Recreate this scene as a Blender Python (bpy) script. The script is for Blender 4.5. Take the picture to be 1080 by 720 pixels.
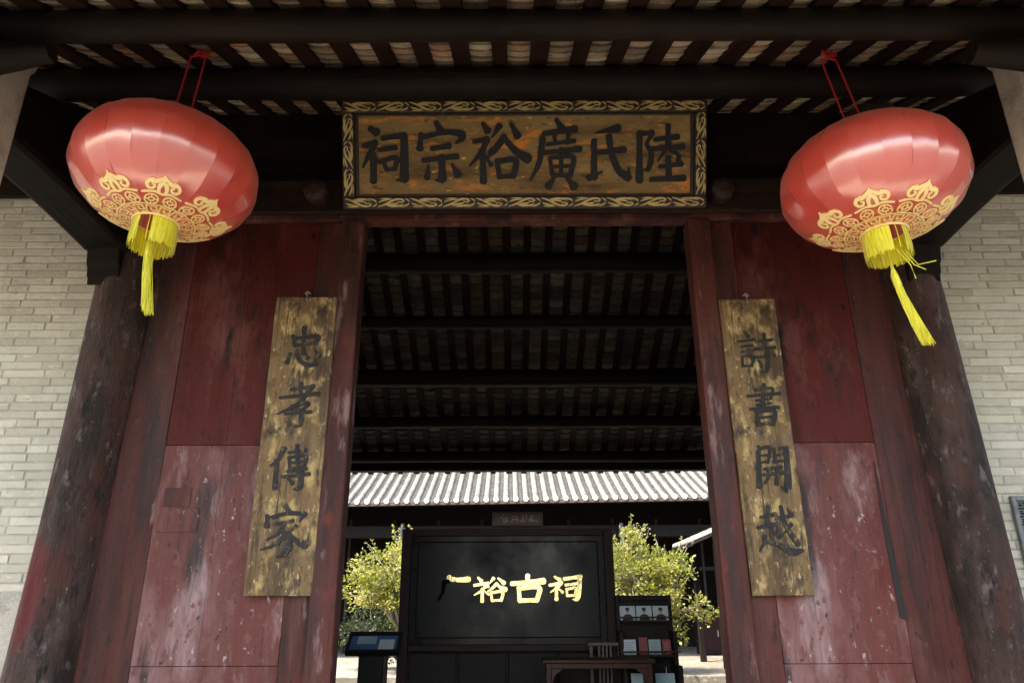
import bpy, bmesh, math, random
from mathutils import Vector, Matrix
random.seed(7)
R = math.radians
S = bpy.context.scene
for o in list(bpy.data.objects):
    bpy.data.objects.remove(o)

# ------------------------------------------------------------------ camera, light, exposure
cam = bpy.data.cameras.new('camera'); cam.sensor_width = 36; cam.lens = 25.333
cam.clip_start = 0.05; cam.clip_end = 3000
camo = bpy.data.objects.new('camera', cam); S.collection.objects.link(camo)
th, ro = R(19.85), R(0.245)
f_ = Vector((0, math.cos(th), math.sin(th))); u_ = Vector((0, -math.sin(th), math.cos(th))); r_ = Vector((1, 0, 0))
u2 = u_*math.cos(ro)+r_*math.sin(ro); r2 = r_*math.cos(ro)-u_*math.sin(ro)
camo.matrix_world = Matrix(((r2.x, u2.x, -f_.x, 0), (r2.y, u2.y, -f_.y, 0), (r2.z, u2.z, -f_.z, 1.55), (0, 0, 0, 1)))
S.camera = camo

SUN = Vector((-0.42, -0.27, 0.87)).normalized()
w = bpy.data.worlds.new('World'); S.world = w; w.use_nodes = True
nt = w.node_tree; bg = nt.nodes['Background']
sky = nt.nodes.new('ShaderNodeTexSky'); sky.sky_type = 'NISHITA'; sky.sun_disc = False
sky.sun_elevation = math.asin(SUN.z); sky.sun_rotation = math.atan2(SUN.x, SUN.y) % (2*math.pi)
sky.air_density = 1.0; sky.dust_density = 2.2; sky.ozone_density = 1.0
nt.links.new(sky.outputs[0], bg.inputs[0]); bg.inputs[1].default_value = 0.15
sl = bpy.data.lights.new('sun', 'SUN'); sl.energy = 2.2; sl.angle = R(0.5); sl.color = (1, 0.95, 0.86)
so = bpy.data.objects.new('sun', sl); S.collection.objects.link(so)
so.rotation_euler = SUN.to_track_quat('Z', 'Y').to_euler(); so.location = (-8, 4, 14)
S.view_settings.view_transform = 'Standard'; S.view_settings.look = 'None'
S.view_settings.gamma = 1; S.view_settings.use_curve_mapping = False
S.view_settings.exposure = 2.65
S.view_settings.use_white_balance = True; S.view_settings.white_balance_temperature = 7600; S.view_settings.white_balance_tint = 8
S.render.engine = 'CYCLES'
S.cycles.use_denoising = True
S.cycles.max_bounces = 8; S.cycles.diffuse_bounces = 4; S.cycles.glossy_bounces = 3
S.cycles.sample_clamp_indirect = 6

# ------------------------------------------------------------------ materials
def mat(name, base, layers=(), rough=0.7, bump=(), spec=0.5, metal=0.0, attr=None, sheen=0, coat=0, transl=0, roughvar=None):
    """base colour with noise layers: (colour, xyz stretch, noise scale, low, high[, detail]); bump: (strength, stretch, scale)"""
    m = bpy.data.materials.new(name); m.use_nodes = True
    n = m.node_tree.nodes; l = m.node_tree.links
    p = n['Principled BSDF']
    tc = n.new('ShaderNodeTexCoord')
    def noise(st, sc, det=6, off=0):
        mp = n.new('ShaderNodeMapping'); mp.inputs['Scale'].default_value = st
        mp.inputs['Location'].default_value = (off, off*1.7, off*0.6)
        l.new(tc.outputs['Object'], mp.inputs[0])
        t = n.new('ShaderNodeTexNoise'); t.inputs['Scale'].default_value = sc
        t.inputs['Detail'].default_value = det; t.inputs['Roughness'].default_value = 0.62
        l.new(mp.outputs[0], t.inputs[0]); return t.outputs[0]
    if attr:
        a = n.new('ShaderNodeVertexColor'); a.layer_name = attr; cur = a.outputs[0]
    else:
        a = n.new('ShaderNodeRGB'); a.outputs[0].default_value = (*base, 1); cur = a.outputs[0]
    for i, la in enumerate(layers):
        col, st, sc, lo, hi = la[:5]
        fac = noise(st, sc, la[5] if len(la) > 5 else 6, 3.1*(i+1))
        mr = n.new('ShaderNodeMapRange'); mr.inputs[1].default_value = lo; mr.inputs[2].default_value = hi
        l.new(fac, mr.inputs[0])
        mx = n.new('ShaderNodeMix'); mx.data_type = 'RGBA'
        l.new(mr.outputs[0], mx.inputs[0]); l.new(cur, mx.inputs[6]); mx.inputs[7].default_value = (*col, 1)
        cur = mx.outputs[2]
    l.new(cur, p.inputs['Base Color'])
    p.inputs['Roughness'].default_value = rough; p.inputs['Metallic'].default_value = metal
    p.inputs['Specular IOR Level'].default_value = spec
    if roughvar:
        lo, hi, st, sc = roughvar
        mr = n.new('ShaderNodeMapRange'); mr.inputs[1].default_value = .3; mr.inputs[2].default_value = .7
        mr.inputs[3].default_value = lo; mr.inputs[4].default_value = hi
        l.new(noise(st, sc, 5, 9.2), mr.inputs[0]); l.new(mr.outputs[0], p.inputs['Roughness'])
    if sheen: p.inputs['Sheen Weight'].default_value = sheen
    if coat: p.inputs['Coat Weight'].default_value = coat; p.inputs['Coat Roughness'].default_value = 0.25
    prev = None
    for stg, st, sc in bump:
        b = n.new('ShaderNodeBump'); b.inputs['Strength'].default_value = stg; b.inputs['Distance'].default_value = 0.02
        l.new(noise(st, sc, 8, 5.5), b.inputs['Height'])
        if prev: l.new(prev, b.inputs['Normal'])
        prev = b.outputs[0]
    if prev: l.new(prev, p.inputs['Normal'])
    if transl:
        out = n['Material Output']; tr = n.new('ShaderNodeBsdfTranslucent'); l.new(cur, tr.inputs[0])
        ms = n.new('ShaderNodeMixShader'); ms.inputs[0].default_value = transl
        l.new(p.outputs[0], ms.inputs[1]); l.new(tr.outputs[0], ms.inputs[2]); l.new(ms.outputs[0], out.inputs[0])
    return m

U = (1, 1, 1)
VS = (1, 1, .12)          # stretched along z (vertical streaks)
XS = (.1, 1, 1)           # streaks along x
M = {}
M['beam'] = mat('aged_dark_timber', (.0085, .0048, .0032), [((.020, .0105, .0065), XS, 9, .48, .74), ((.003, .002, .0016), U, 3, .5, .7), ((.035, .02, .013), (.2, 1, 1), 26, .66, .76)], .65, [(.45, XS, 14), (.2, U, 40)], spec=.16)
M['beamy'] = mat('aged_dark_timber_deep', (.0062, .0036, .0026), [((.015, .008, .0052), (1, .12, 1), 9, .5, .75)], .65, [(.45, (1, .12, 1), 14)], spec=.14)
M['rafter'] = mat('rafter_timber', (.022, .0085, .0055), [((.006, .0034, .0026), (1, .1, 1), 10, .45, .7)], .7, [(.3, (1, .1, 1), 16)], spec=.15)
M['tileu'] = mat('lit_tile_underside', (0, 0, 0), [((.07, .052, .04), U, 14, .54, .74), ((.62, .55, .43), (1, 3, 1), 22, .60, .74), ((.34, .17, .10), U, 9, .58, .7)], .85, [(.5, (1, 3, 1), 20)], attr='Col')
M['tileb'] = mat('shaded_tile_underside', (0, 0, 0), [((.016, .012, .010), U, 14, .5, .72), ((.12, .095, .07), (1, 3, 1), 22, .63, .76)], .85, [(.5, (1, 3, 1), 20)], attr='Col')  # back slope copy of the tiles, hall shade painted into the colour
M['brick'] = mat('grey_green_brick', (0, 0, 0), [((.40, .37, .30), U, 4, .52, .8), ((.62, .59, .51), (1, 1, 2), 11, .56, .76), ((.27, .24, .19), U, 22, .64, .76), ((.20, .18, .15), U, 60, .68, .76)], .85, [(.4, U, 60), (.4, U, 14)], attr='Col', spec=.3)
M['mortar'] = mat('lime_mortar', (.43, .395, .33), [((.28, .255, .21), U, 8, .4, .7)], .9, [(.5, U, 40)])
M['granite'] = mat('granite', (.40, .36, .30), [((.22, .19, .16), U, 6, .45, .7), ((.55, .51, .44), U, 70, .55, .7), ((.12, .10, .09), U, 90, .62, .72)], .75, [(.2, U, 50)])
M['column'] = mat('weathered_column_wood', (.043, .021, .016), [((.015, .0085, .007), (1, 1, .3), 5, .43, .62), ((.080, .045, .038), (1, 1, .4), 5, .50, .70), ((.014, .009, .008), (1, 1, .3), 22, .55, .66), ((.13, .098, .092), (1, 1, .45), 14, .58, .69), ((.070, .021, .016), (1, 1, .4), 3, .54, .70), ((.010, .007, .006), (1, 1, .5), 11, .57, .67), ((.25, .195, .185), (1, 1, .7), 36, .67, .74)], .68, [(1.0, (1, 1, .35), 14), (.7, (1, 1, .3), 34), (.5, U, 60)], spec=.3, roughvar=(.5, .85, VS, 8))
M['red_hi'] = mat('deep_red_lacquer', (.070, .0080, .0058), [((.024, .006, .0045), (1, 1, .25), 2.6, .42, .64), ((.115, .022, .017), (1, 1, .35), 5, .56, .72), ((.120, .040, .036), (1, 1, .5), 2.4, .54, .68), ((.020, .006, .005), (1, 1, .04), 42, .58, .74), ((.010, .005, .0045), (1, 1, .35), 6, .56, .68), ((.007, .0045, .0045), (1, 1, .6), 20, .62, .69), ((.30, .20, .19), (1, 1, .7), 40, .70, .76)], .58, [(.3, (1, 1, .04), 40), (.3, U, 50)], spec=.2, roughvar=(.45, .75, VS, 6))
M['red_lo'] = mat('faded_red_lacquer', (.108, .026, .021), [((.185, .088, .086), (1, 1, .35), 2.6, .44, .62), ((.28, .178, .182), (1, 1, .30), 4.2, .53, .68), ((.088, .0130, .0095), (1, 1, .5), 2.1, .52, .60), ((.075, .016, .012), (1, 1, .25), 6, .56, .66), ((.040, .016, .013), (1, 1, .04), 38, .58, .72), ((.022, .012, .011), (1, 1, .16), 5, .56, .66), ((.13, .045, .040), (1, 1, .7), 13, .58, .63), ((.33, .235, .235), (1, 1, .6), 20, .64, .69), ((.40, .30, .30), (1, 1, .7), 46, .69, .76), ((.012, .008, .008), (1, 1, .5), 28, .64, .70)], .6, [(.3, (1, 1, .04), 40), (.4, U, 45)], spec=.35, roughvar=(.4, .8, VS, 6))
M['red_frame'] = mat('brownish_red_lacquer', (.074, .0165, .012), [((.115, .046, .041), (1, 1, .22), 3.2, .50, .66), ((.030, .0095, .0075), (1, 1, .16), 5, .47, .64), ((.028, .010, .008), (1, 1, .03), 42, .55, .70), ((.18, .105, .10), (1, 1, .22), 9, .60, .70), ((.018, .010, .009), (1, 1, .4), 16, .58, .67), ((.105, .016, .011), (1, 1, .6), 7, .60, .66), ((.33, .24, .23), (1, 1, .6), 40, .71, .77)], .58, [(.35, (1, 1, .04), 40), (.3, U, 45)], spec=.28, roughvar=(.4, .78, VS, 6))
M['stile'] = mat('dark_brown_red_stile', (.066, .015, .011), [((.115, .045, .041), (1, 1, .25), 3, .54, .70), ((.024, .009, .0075), (1, 1, .15), 6, .47, .64), ((.022, .009, .008), (1, 1, .03), 42, .55, .70), ((.18, .10, .10), (1, 1, .25), 8, .63, .71), ((.014, .009, .008), (1, 1, .4), 16, .58, .66), ((.30, .22, .21), (1, 1, .6), 40, .71, .77)], .6, [(.35, (1, 1, .04), 40), (.3, U, 45)], spec=.28, roughvar=(.45, .8, VS, 6))
M['seam'] = mat('grimy_joint', (.012, .008, .008), rough=.8)
M['ink'] = mat('black_blue_ink_lacquer', (.012, .012, .014), [((.035, .03, .025), U, 40, .6, .75)], .55, [(.2, U, 60)], spec=.35)
M['gild'] = mat('worn_gilt_board', (.165, .098, .040), [((.052, .028, .013), (1, 1, .2), 5, .44, .64), ((.40, .275, .11), (1, 1, .6), 9, .52, .66), ((.050, .029, .014), (1, 1, .35), 17, .53, .64), ((.46, .37, .21), (1, 1, .6), 30, .60, .68), ((.030, .019, .011), (1, 1, .7), 6.5, .55, .66), ((.040, .024, .013), (1, 1, .03), 45, .56, .68), ((.02, .013, .009), U, 45, .62, .70)], .6, [(.5, (1, 1, .08), 34), (.35, U, 50)], spec=.35, roughvar=(.45, .8, U, 12))
M['inkw'] = mat('worn_black_ink', (.013, .012, .012), [((.045, .036, .026), U, 18, .52, .66), ((.17, .115, .05), (1, 1, .6), 34, .60, .68)], .6, [(.4, U, 50)], spec=.3)
M['plaqueboard'] = mat('smoked_gilt_board', (.225, .140, .056), [((.31, .205, .085), (.3, 1, 1), 5, .45, .7), ((.085, .050, .021), (.18, 1, 1.2), 7, .50, .68), ((.62, .22, .045), (.7, 1, 2.0), 5, .54, .66), ((.85, .50, .16), (.8, 1, 2.0), 13, .61, .70), ((.045, .027, .013), (.4, 1, 1), 24, .60, .70)], .55, [(.35, (.5, 1, 1), 40)], spec=.25)
M['plaqueframe'] = mat('plaque_frame_wood', (.022, .014, .009), [((.055, .03, .016), U, 20, .5, .7)], .5, [(.2, U, 40)])
M['gilt'] = mat('aged_gilt', (.60, .45, .19), [((.22, .14, .06), U, 16, .5, .72)], .42, [(.2, U, 50)], metal=.25)
M['lantern'] = mat('red_satin', (.88, .105, .085), [((.80, .070, .060), (1, 1, .3), 5, .4, .7)], .25, [(.06, (1, 1, .5), 30), (.03, (2, 2, 9), 14)], transl=.28, sheen=.15, coat=1.0)
M['lantern'].node_tree.nodes['Principled BSDF'].inputs['IOR'].default_value = 2.6; M['lantern'].node_tree.nodes['Principled BSDF'].inputs['Coat IOR'].default_value = 2.2; M['lantern'].node_tree.nodes['Principled BSDF'].inputs['Sheen Roughness'].default_value = .4
_tr = M['lantern'].node_tree.nodes['Translucent BSDF'].inputs[0]
for _l in list(_tr.links): M['lantern'].node_tree.links.remove(_l)
_tr.default_value = (1.0, .42, .26, 1)
M['lantern'].node_tree.nodes['Principled BSDF'].inputs['IOR'].default_value = 2.3
M['motif'] = mat('gold_print', (.98, .74, .34), [((.92, .60, .22), U, 12, .5, .7)], .5, spec=.4)
M['motif_d'] = mat('dark_red_print', (.30, .03, .015), rough=.5)
M['fringe'] = mat('yellow_fringe', (.90, .82, .05), [((.60, .53, .025), (1, 1, .06), 120, .45, .62), ((.95, .90, .22), (1, 1, .06), 90, .58, .7)], .55, transl=.25, sheen=.3)
M['lintel'] = mat('brown_lintel_timber', (.019, .0095, .0065), [((.034, .017, .011), XS, 8, .48, .72), ((.007, .004, .003), U, 4, .5, .7)], .6, [(.45, XS, 16), (.2, U, 40)], spec=.2)
M['peg'] = mat('dark_peg_wood', (.030, .013, .010), [((.015, .008, .007), U, 14, .45, .7)], .6, spec=.3)
M['plaq2'] = mat('dim_plaque_wood', (.022, .010, .008), rough=.6, spec=.3)
M['dimgilt'] = mat('dim_gilt', (.08, .055, .025), rough=.6)
M['shadegilt'] = mat('shade_painted_gilt', (.006, .005, .004), rough=.8, spec=.1)  # gold stroke coloured black to paint in its shade
M['cord'] = mat('red_cord', (.45, .015, .02), rough=.6)
M['white'] = mat('limewash', (.70, .67, .60), [((.42, .38, .32), U, 6, .5, .7)], .8)
M['paving'] = mat('stone_paving', (.085, .076, .062), [((.05, .046, .04), U, 1.3, .4, .7), ((.11, .10, .085), U, 12, .55, .7)], .8, [(.3, U, 20)])
M['bounce'] = mat('pale_bounce_stone', (.36, .32, .265), [((.22, .195, .165), U, 2, .45, .7), ((.44, .40, .34), U, 40, .55, .7)], .8, [(.3, U, 20)])
M['terrace'] = mat('pale_stone_paving', (.14, .13, .112), [((.22, .20, .175), U, 1.3, .4, .7), ((.40, .38, .34), U, 12, .55, .7)], .8, [(.3, U, 20)])
M['floor'] = mat('worn_floor_tiles', (.040, .029, .023), [((.022, .017, .014), U, 2, .4, .7)], .75, [(.2, U, 14)], spec=.3)
M['roofw'] = mat('limed_roof_tiles', (0, 0, 0), [((.20, .19, .175), (1, 1.6, 1), 9, .46, .66), ((.34, .33, .30), U, 24, .56, .72), ((.07, .066, .06), U, 30, .58, .70)], .85, [(.6, (1, 3, 1), 16)], attr='Col')
M['trough'] = mat('grey_trough_tiles', (.12, .115, .11), [((.22, .21, .195), U, 9, .5, .7), ((.06, .06, .055), U, 20, .55, .7)], .85, [(.4, (1, 3, 1), 16)])
M['eavew'] = mat('lime_eave_ends', (.80, .77, .70), [((.52, .46, .38), U, 12, .55, .75)], .8)
M['fascia'] = mat('brown_fascia', (.10, .065, .048), [((.05, .03, .022), U, 6, .45, .7)], .7)
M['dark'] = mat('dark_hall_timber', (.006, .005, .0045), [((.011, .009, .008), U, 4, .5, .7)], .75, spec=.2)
M['screen'] = mat('black_lacquer_panel', (.005, .0055, .008), rough=.30, spec=.24, bump=[(.08, U, 1.6)], roughvar=(.14, .5, U, 1.6))
M['frame_r'] = mat('dark_red_frame', (.030, .009, .007), [((.014, .006, .005), U, 6, .45, .7)], .55, [(.2, U, 30)], spec=.3)
M['gold_m'] = mat('polished_gold', (.95, .74, .36), rough=.18, metal=1.0, bump=[(.6, U, 3.2)])
M['redwood'] = mat('rosewood', (.075, .024, .013), [((.035, .013, .009), XS, 12, .45, .7)], .45, [(.15, XS, 20)], spec=.3)
M['rack'] = mat('dark_rack_wood', (.014, .009, .008), [((.026, .016, .012), U, 10, .5, .7)], .6, spec=.3)
M['card'] = mat('pale_card', (.62, .70, .76), [((.50, .58, .66), U, 8, .5, .7)], .4)
M['cardd'] = mat('dark_print', (.03, .03, .04), rough=.4)
M['cardr'] = mat('dull_red_cover', (.30, .06, .055), rough=.45)
M['cards'] = mat('skin_tone_print', (.42, .30, .24), rough=.4)
M['cardb'] = mat('pale_teal_cover', (.36, .52, .56), [((.55, .62, .64), U, 6, .5, .6)], .4)
M['paper'] = mat('pale_paper', (.68, .71, .74), rough=.6)
M['lect'] = mat('black_lectern_wood', (.012, .010, .011), [((.022, .016, .015), U, 8, .5, .7)], .5, spec=.3)
M['lectbed'] = mat('sky_tinted_bed', (.09, .16, .34), [((.12, .19, .38), U, 4, .4, .6)], .22, coat=.3)  # blue of the reflected sky painted into the bed colour
M['lectwood'] = mat('brown_post_wood', (.075, .036, .022), [((.03, .018, .013), VS, 10, .4, .7)], .5)
M['chair'] = mat('grey_brown_chair_wood', (.17, .13, .11), [((.09, .065, .055), U, 12, .45, .7)], .55)
M['leaf'] = mat('leaf_green', (0, 0, 0), rough=.36, attr='Col', transl=.5)
M['bark'] = mat('grey_bark', (.26, .23, .20), [((.12, .10, .085), VS, 12, .45, .7)], .85, [(.5, VS, 20)])
M['vent'] = mat('grey_vent_stone', (.17, .175, .175), [((.09, .09, .09), U, 12, .45, .7)], .75)
M['iron'] = mat('grey_iron', (.20, .20, .20), rough=.6)
M['lampw'] = mat('white_glass_globe', (.8, .8, .78), rough=.3)
M['redbox'] = mat('dull_red_box', (.014, .003, .003), rough=.7, spec=.2)

# ------------------------------------------------------------------ mesh helpers
def smear(m, centre, half, col):
    """an old paint smear with a ragged edge, on one spot of a material"""
    n = m.node_tree.nodes; l = m.node_tree.links; p = n['Principled BSDF']
    tc = n.new('ShaderNodeTexCoord'); mp = n.new('ShaderNodeMapping'); mp.vector_type = 'TEXTURE'
    mp.inputs['Location'].default_value = centre; mp.inputs['Scale'].default_value = half
    l.new(tc.outputs['Object'], mp.inputs[0])
    ln = n.new('ShaderNodeVectorMath'); ln.operation = 'LENGTH'; l.new(mp.outputs[0], ln.inputs[0])
    nz = n.new('ShaderNodeTexNoise'); nz.inputs['Scale'].default_value = 9; nz.inputs['Detail'].default_value = 6; l.new(tc.outputs['Object'], nz.inputs[0])
    ad = n.new('ShaderNodeMath'); ad.operation = 'ADD'; l.new(ln.outputs['Value'], ad.inputs[0]); l.new(nz.outputs[0], ad.inputs[1])
    mr = n.new('ShaderNodeMapRange'); mr.inputs[1].default_value = 1.65; mr.inputs[2].default_value = 1.25; l.new(ad.outputs[0], mr.inputs[0])
    old = p.inputs['Base Color'].links[0].from_socket
    mx = n.new('ShaderNodeMix'); mx.data_type = 'RGBA'; l.new(mr.outputs[0], mx.inputs[0]); l.new(old, mx.inputs[6]); mx.inputs[7].default_value = (*col, 1)
    l.new(mx.outputs[2], p.inputs['Base Color'])
M['column_l'] = M['column'].copy(); smear(M['column_l'], (-.10, -.20, 1.62), (.14, .3, .34), (.085, .011, .011))
WM = {}                                     # world matrix of each thing / part
class MB:
    def __init__(s): s.v = []; s.f = []; s.c = []
    def add(s, vs, fs, col=None):
        o = len(s.v); s.v += [tuple(x) for x in vs]; s.f += [tuple(i+o for i in q) for q in fs]
        s.c += [col]*len(fs); return s
    def box(s, x0, x1, y0, y1, z0, z1, col=None, mx=None):
        vs = [Vector((x, y, z)) for z in (z0, z1) for y in (y0, y1) for x in (x0, x1)]
        if mx: vs = [mx @ v for v in vs]
        return s.add(vs, [(0, 2, 3, 1), (4, 5, 7, 6), (0, 1, 5, 4), (2, 6, 7, 3), (0, 4, 6, 2), (1, 3, 7, 5)], col)
    def bar(s, p, q, wdt, h, up=(0, 0, 1), col=None):
        p, q = Vector(p), Vector(q); d = (q-p).normalized(); a = d.cross(Vector(up)).normalized(); b = a.cross(d)
        vs = [c+a*(wdt/2*i)+b*(h/2*j) for c in (p, q) for i, j in ((-1, -1), (1, -1), (1, 1), (-1, 1))]
        return s.add(vs, [(3, 2, 1, 0), (4, 5, 6, 7), (0, 1, 5, 4), (1, 2, 6, 5), (2, 3, 7, 6), (3, 0, 4, 7)], col)
    def tube(s, pts, rad, n=10, caps=True, col=None):
        pts = [Vector(p) for p in pts]
        if not hasattr(rad, '__len__'): rad = [rad]*len(pts)
        ref = Vector((0, 0, 1)); vs = []; fs = []
        for i, p in enumerate(pts):
            d = (pts[min(i+1, len(pts)-1)]-pts[max(i-1, 0)]).normalized()
            if abs(d.dot(ref)) > .95: ref = Vector((1, 0, 0)) if abs(d.x) < .9 else Vector((0, 1, 0))
            a = d.cross(ref).normalized(); b = d.cross(a)
            vs += [p+(a*math.cos(2*math.pi*k/n)+b*math.sin(2*math.pi*k/n))*rad[i] for k in range(n)]
        for i in range(len(pts)-1):
            for k in range(n):
                k2 = (k+1) % n; fs.append((i*n+k, i*n+k2, (i+1)*n+k2, (i+1)*n+k))
        if caps: fs += [tuple(range(n))[::-1], tuple(range((len(pts)-1)*n, len(pts)*n))]
        return s.add(vs, fs, col)
    def build(s, name, m, parent=None, smooth=False, bevel=0, local=False, merge=True):
        me = bpy.data.meshes.new(name); me.from_pydata(s.v, [], s.f)
        if any(c is not None for c in s.c):
            at = me.color_attributes.new('Col', 'FLOAT_COLOR', 'CORNER')
            for po in me.polygons:
                c = s.c[po.index] or (.3, .3, .3)
                for li in po.loop_indices: at.data[li].color = (*c, 1)
        bm = bmesh.new(); bm.from_mesh(me)
        bmesh.ops.recalc_face_normals(bm, faces=bm.faces)
        if smooth:
            for fc in bm.faces: fc.smooth = True
        bm.to_mesh(me); bm.free()
        if parent is not None and not local:
            me.transform(WM[parent.name].inverted())
        me.materials.append(m)
        o = bpy.data.objects.new(name, me); S.collection.objects.link(o)
        if parent is not None: o.parent = parent
        WM[o.name] = WM[parent.name].copy() if parent is not None else Matrix.Identity(4)
        if smooth:
            e = o.modifiers.new('edge', 'EDGE_SPLIT'); e.split_angle = R(40)
        if bevel:
            b = o.modifiers.new('bevel', 'BEVEL'); b.width = bevel; b.segments = 2; b.limit_method = 'ANGLE'
        return o
def tag(o, label=None, cat=None, group=None, kind=None):
    if label: o['label'] = label
    if cat: o['category'] = cat
    if group: o['group'] = group
    if kind: o['kind'] = kind
    return o
def thing(name, label, cat, loc=(0, 0, 0), mx=None, group=None):
    o = bpy.data.objects.new(name, None); S.collection.objects.link(o); o.empty_display_size = .1
    o.matrix_world = mx if mx else Matrix.Translation(loc)
    WM[o.name] = (mx if mx else Matrix.Translation(loc)).copy()
    return tag(o, label, cat, group)
def struct(o): return tag(o, kind='structure')
def place(o, label=None, **k): return tag(o, label, **k)

def spline(pts, per=7):
    """Catmull-Rom through (x, y, width)"""
    if len(pts) == 2:
        a, b = pts
        mid = tuple((a[i]+b[i])/2 for i in range(2))+((a[2]+b[2])/2*.86,)
        pts = [a, mid, b]
    P = [tuple(2*pts[0][i]-pts[1][i] for i in range(3))]+list(pts)+[tuple(2*pts[-1][i]-pts[-2][i] for i in range(3))]
    out = []
    for k in range(1, len(P)-2):
        p0, p1, p2, p3 = P[k-1:k+3]
        for j in range(per):
            t = j/per
            out.append(tuple(.5*(2*p1[i]+(p2[i]-p0[i])*t+(2*p0[i]-5*p1[i]+4*p2[i]-p3[i])*t*t+(3*p1[i]-p0[i]-3*p2[i]+p3[i])*t**3) for i in range(3)))
    out.append(pts[-1]); return out
def ribbon(mb, pts, fmap, h0, h1, per=7, cap=True, rough=0.0):
    """a solid stroke: pts (x, y, width); fmap(x, y, height) gives the 3-D point"""
    sp = spline(pts, per); n = len(sp); L = []; Rr = []
    dirs = []
    for i in range(n):
        a = sp[max(i-1, 0)]; b = sp[min(i+1, n-1)]
        d = Vector((b[0]-a[0], b[1]-a[1])); d = d.normalized() if d.length > 1e-9 else Vector((1, 0)); dirs.append(d)
    for i in range(n):
        d = dirs[i]; nn = Vector((-d.y, d.x)); ww = max(sp[i][2], 1e-4)/2*(1+random.uniform(-rough, rough))
        c = Vector(sp[i][:2]); L.append(c+nn*ww); Rr.append(c-nn*ww)
    if cap:
        def arc(c, d, wd, sgn):
            c = Vector(c); nn = Vector((-d.y, d.x)); return [c+(d*sgn*math.cos(a)*.75+nn*sgn*math.sin(a))*wd/2 for a in (R(-60), R(-30), 0, R(30), R(60))]
        end = arc(sp[-1][:2], dirs[-1], max(sp[-1][2], 1e-4), 1); st = arc(sp[0][:2], dirs[0], max(sp[0][2], 1e-4), -1)
    else: end = []; st = []
    top = []; fs = []
    for i in range(n): top += [L[i], Rr[i]]
    vs = [fmap(p.x, p.y, h1) for p in top]
    for i in range(n-1): fs.append((2*i, 2*i+1, 2*i+3, 2*i+2))
    if cap:
        o = len(vs); vs += [fmap(p.x, p.y, h1) for p in end]
        fs.append(tuple([2*n-1]+list(range(o, o+5))+[2*n-2]))
        o2 = len(vs); vs += [fmap(p.x, p.y, h1) for p in st]
        fs.append(tuple([0]+list(range(o2, o2+5))+[1]))
        loop = [2*i for i in range(n)]+list(range(o, o+5))[::-1]+[2*i+1 for i in range(n)][::-1]+list(range(o2, o2+5))[::-1]
        allp = top+end+st
    else:
        loop = [2*i for i in range(n)]+[2*i+1 for i in range(n)][::-1]; allp = top
    b = len(vs); vs += [fmap(allp[i].x, allp[i].y, h0) for i in loop]
    k = len(loop)
    for j in range(k):
        j2 = (j+1) % k; fs.append((loop[j], loop[j2], b+j2, b+j))
    mb.add(vs, fs)

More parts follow.
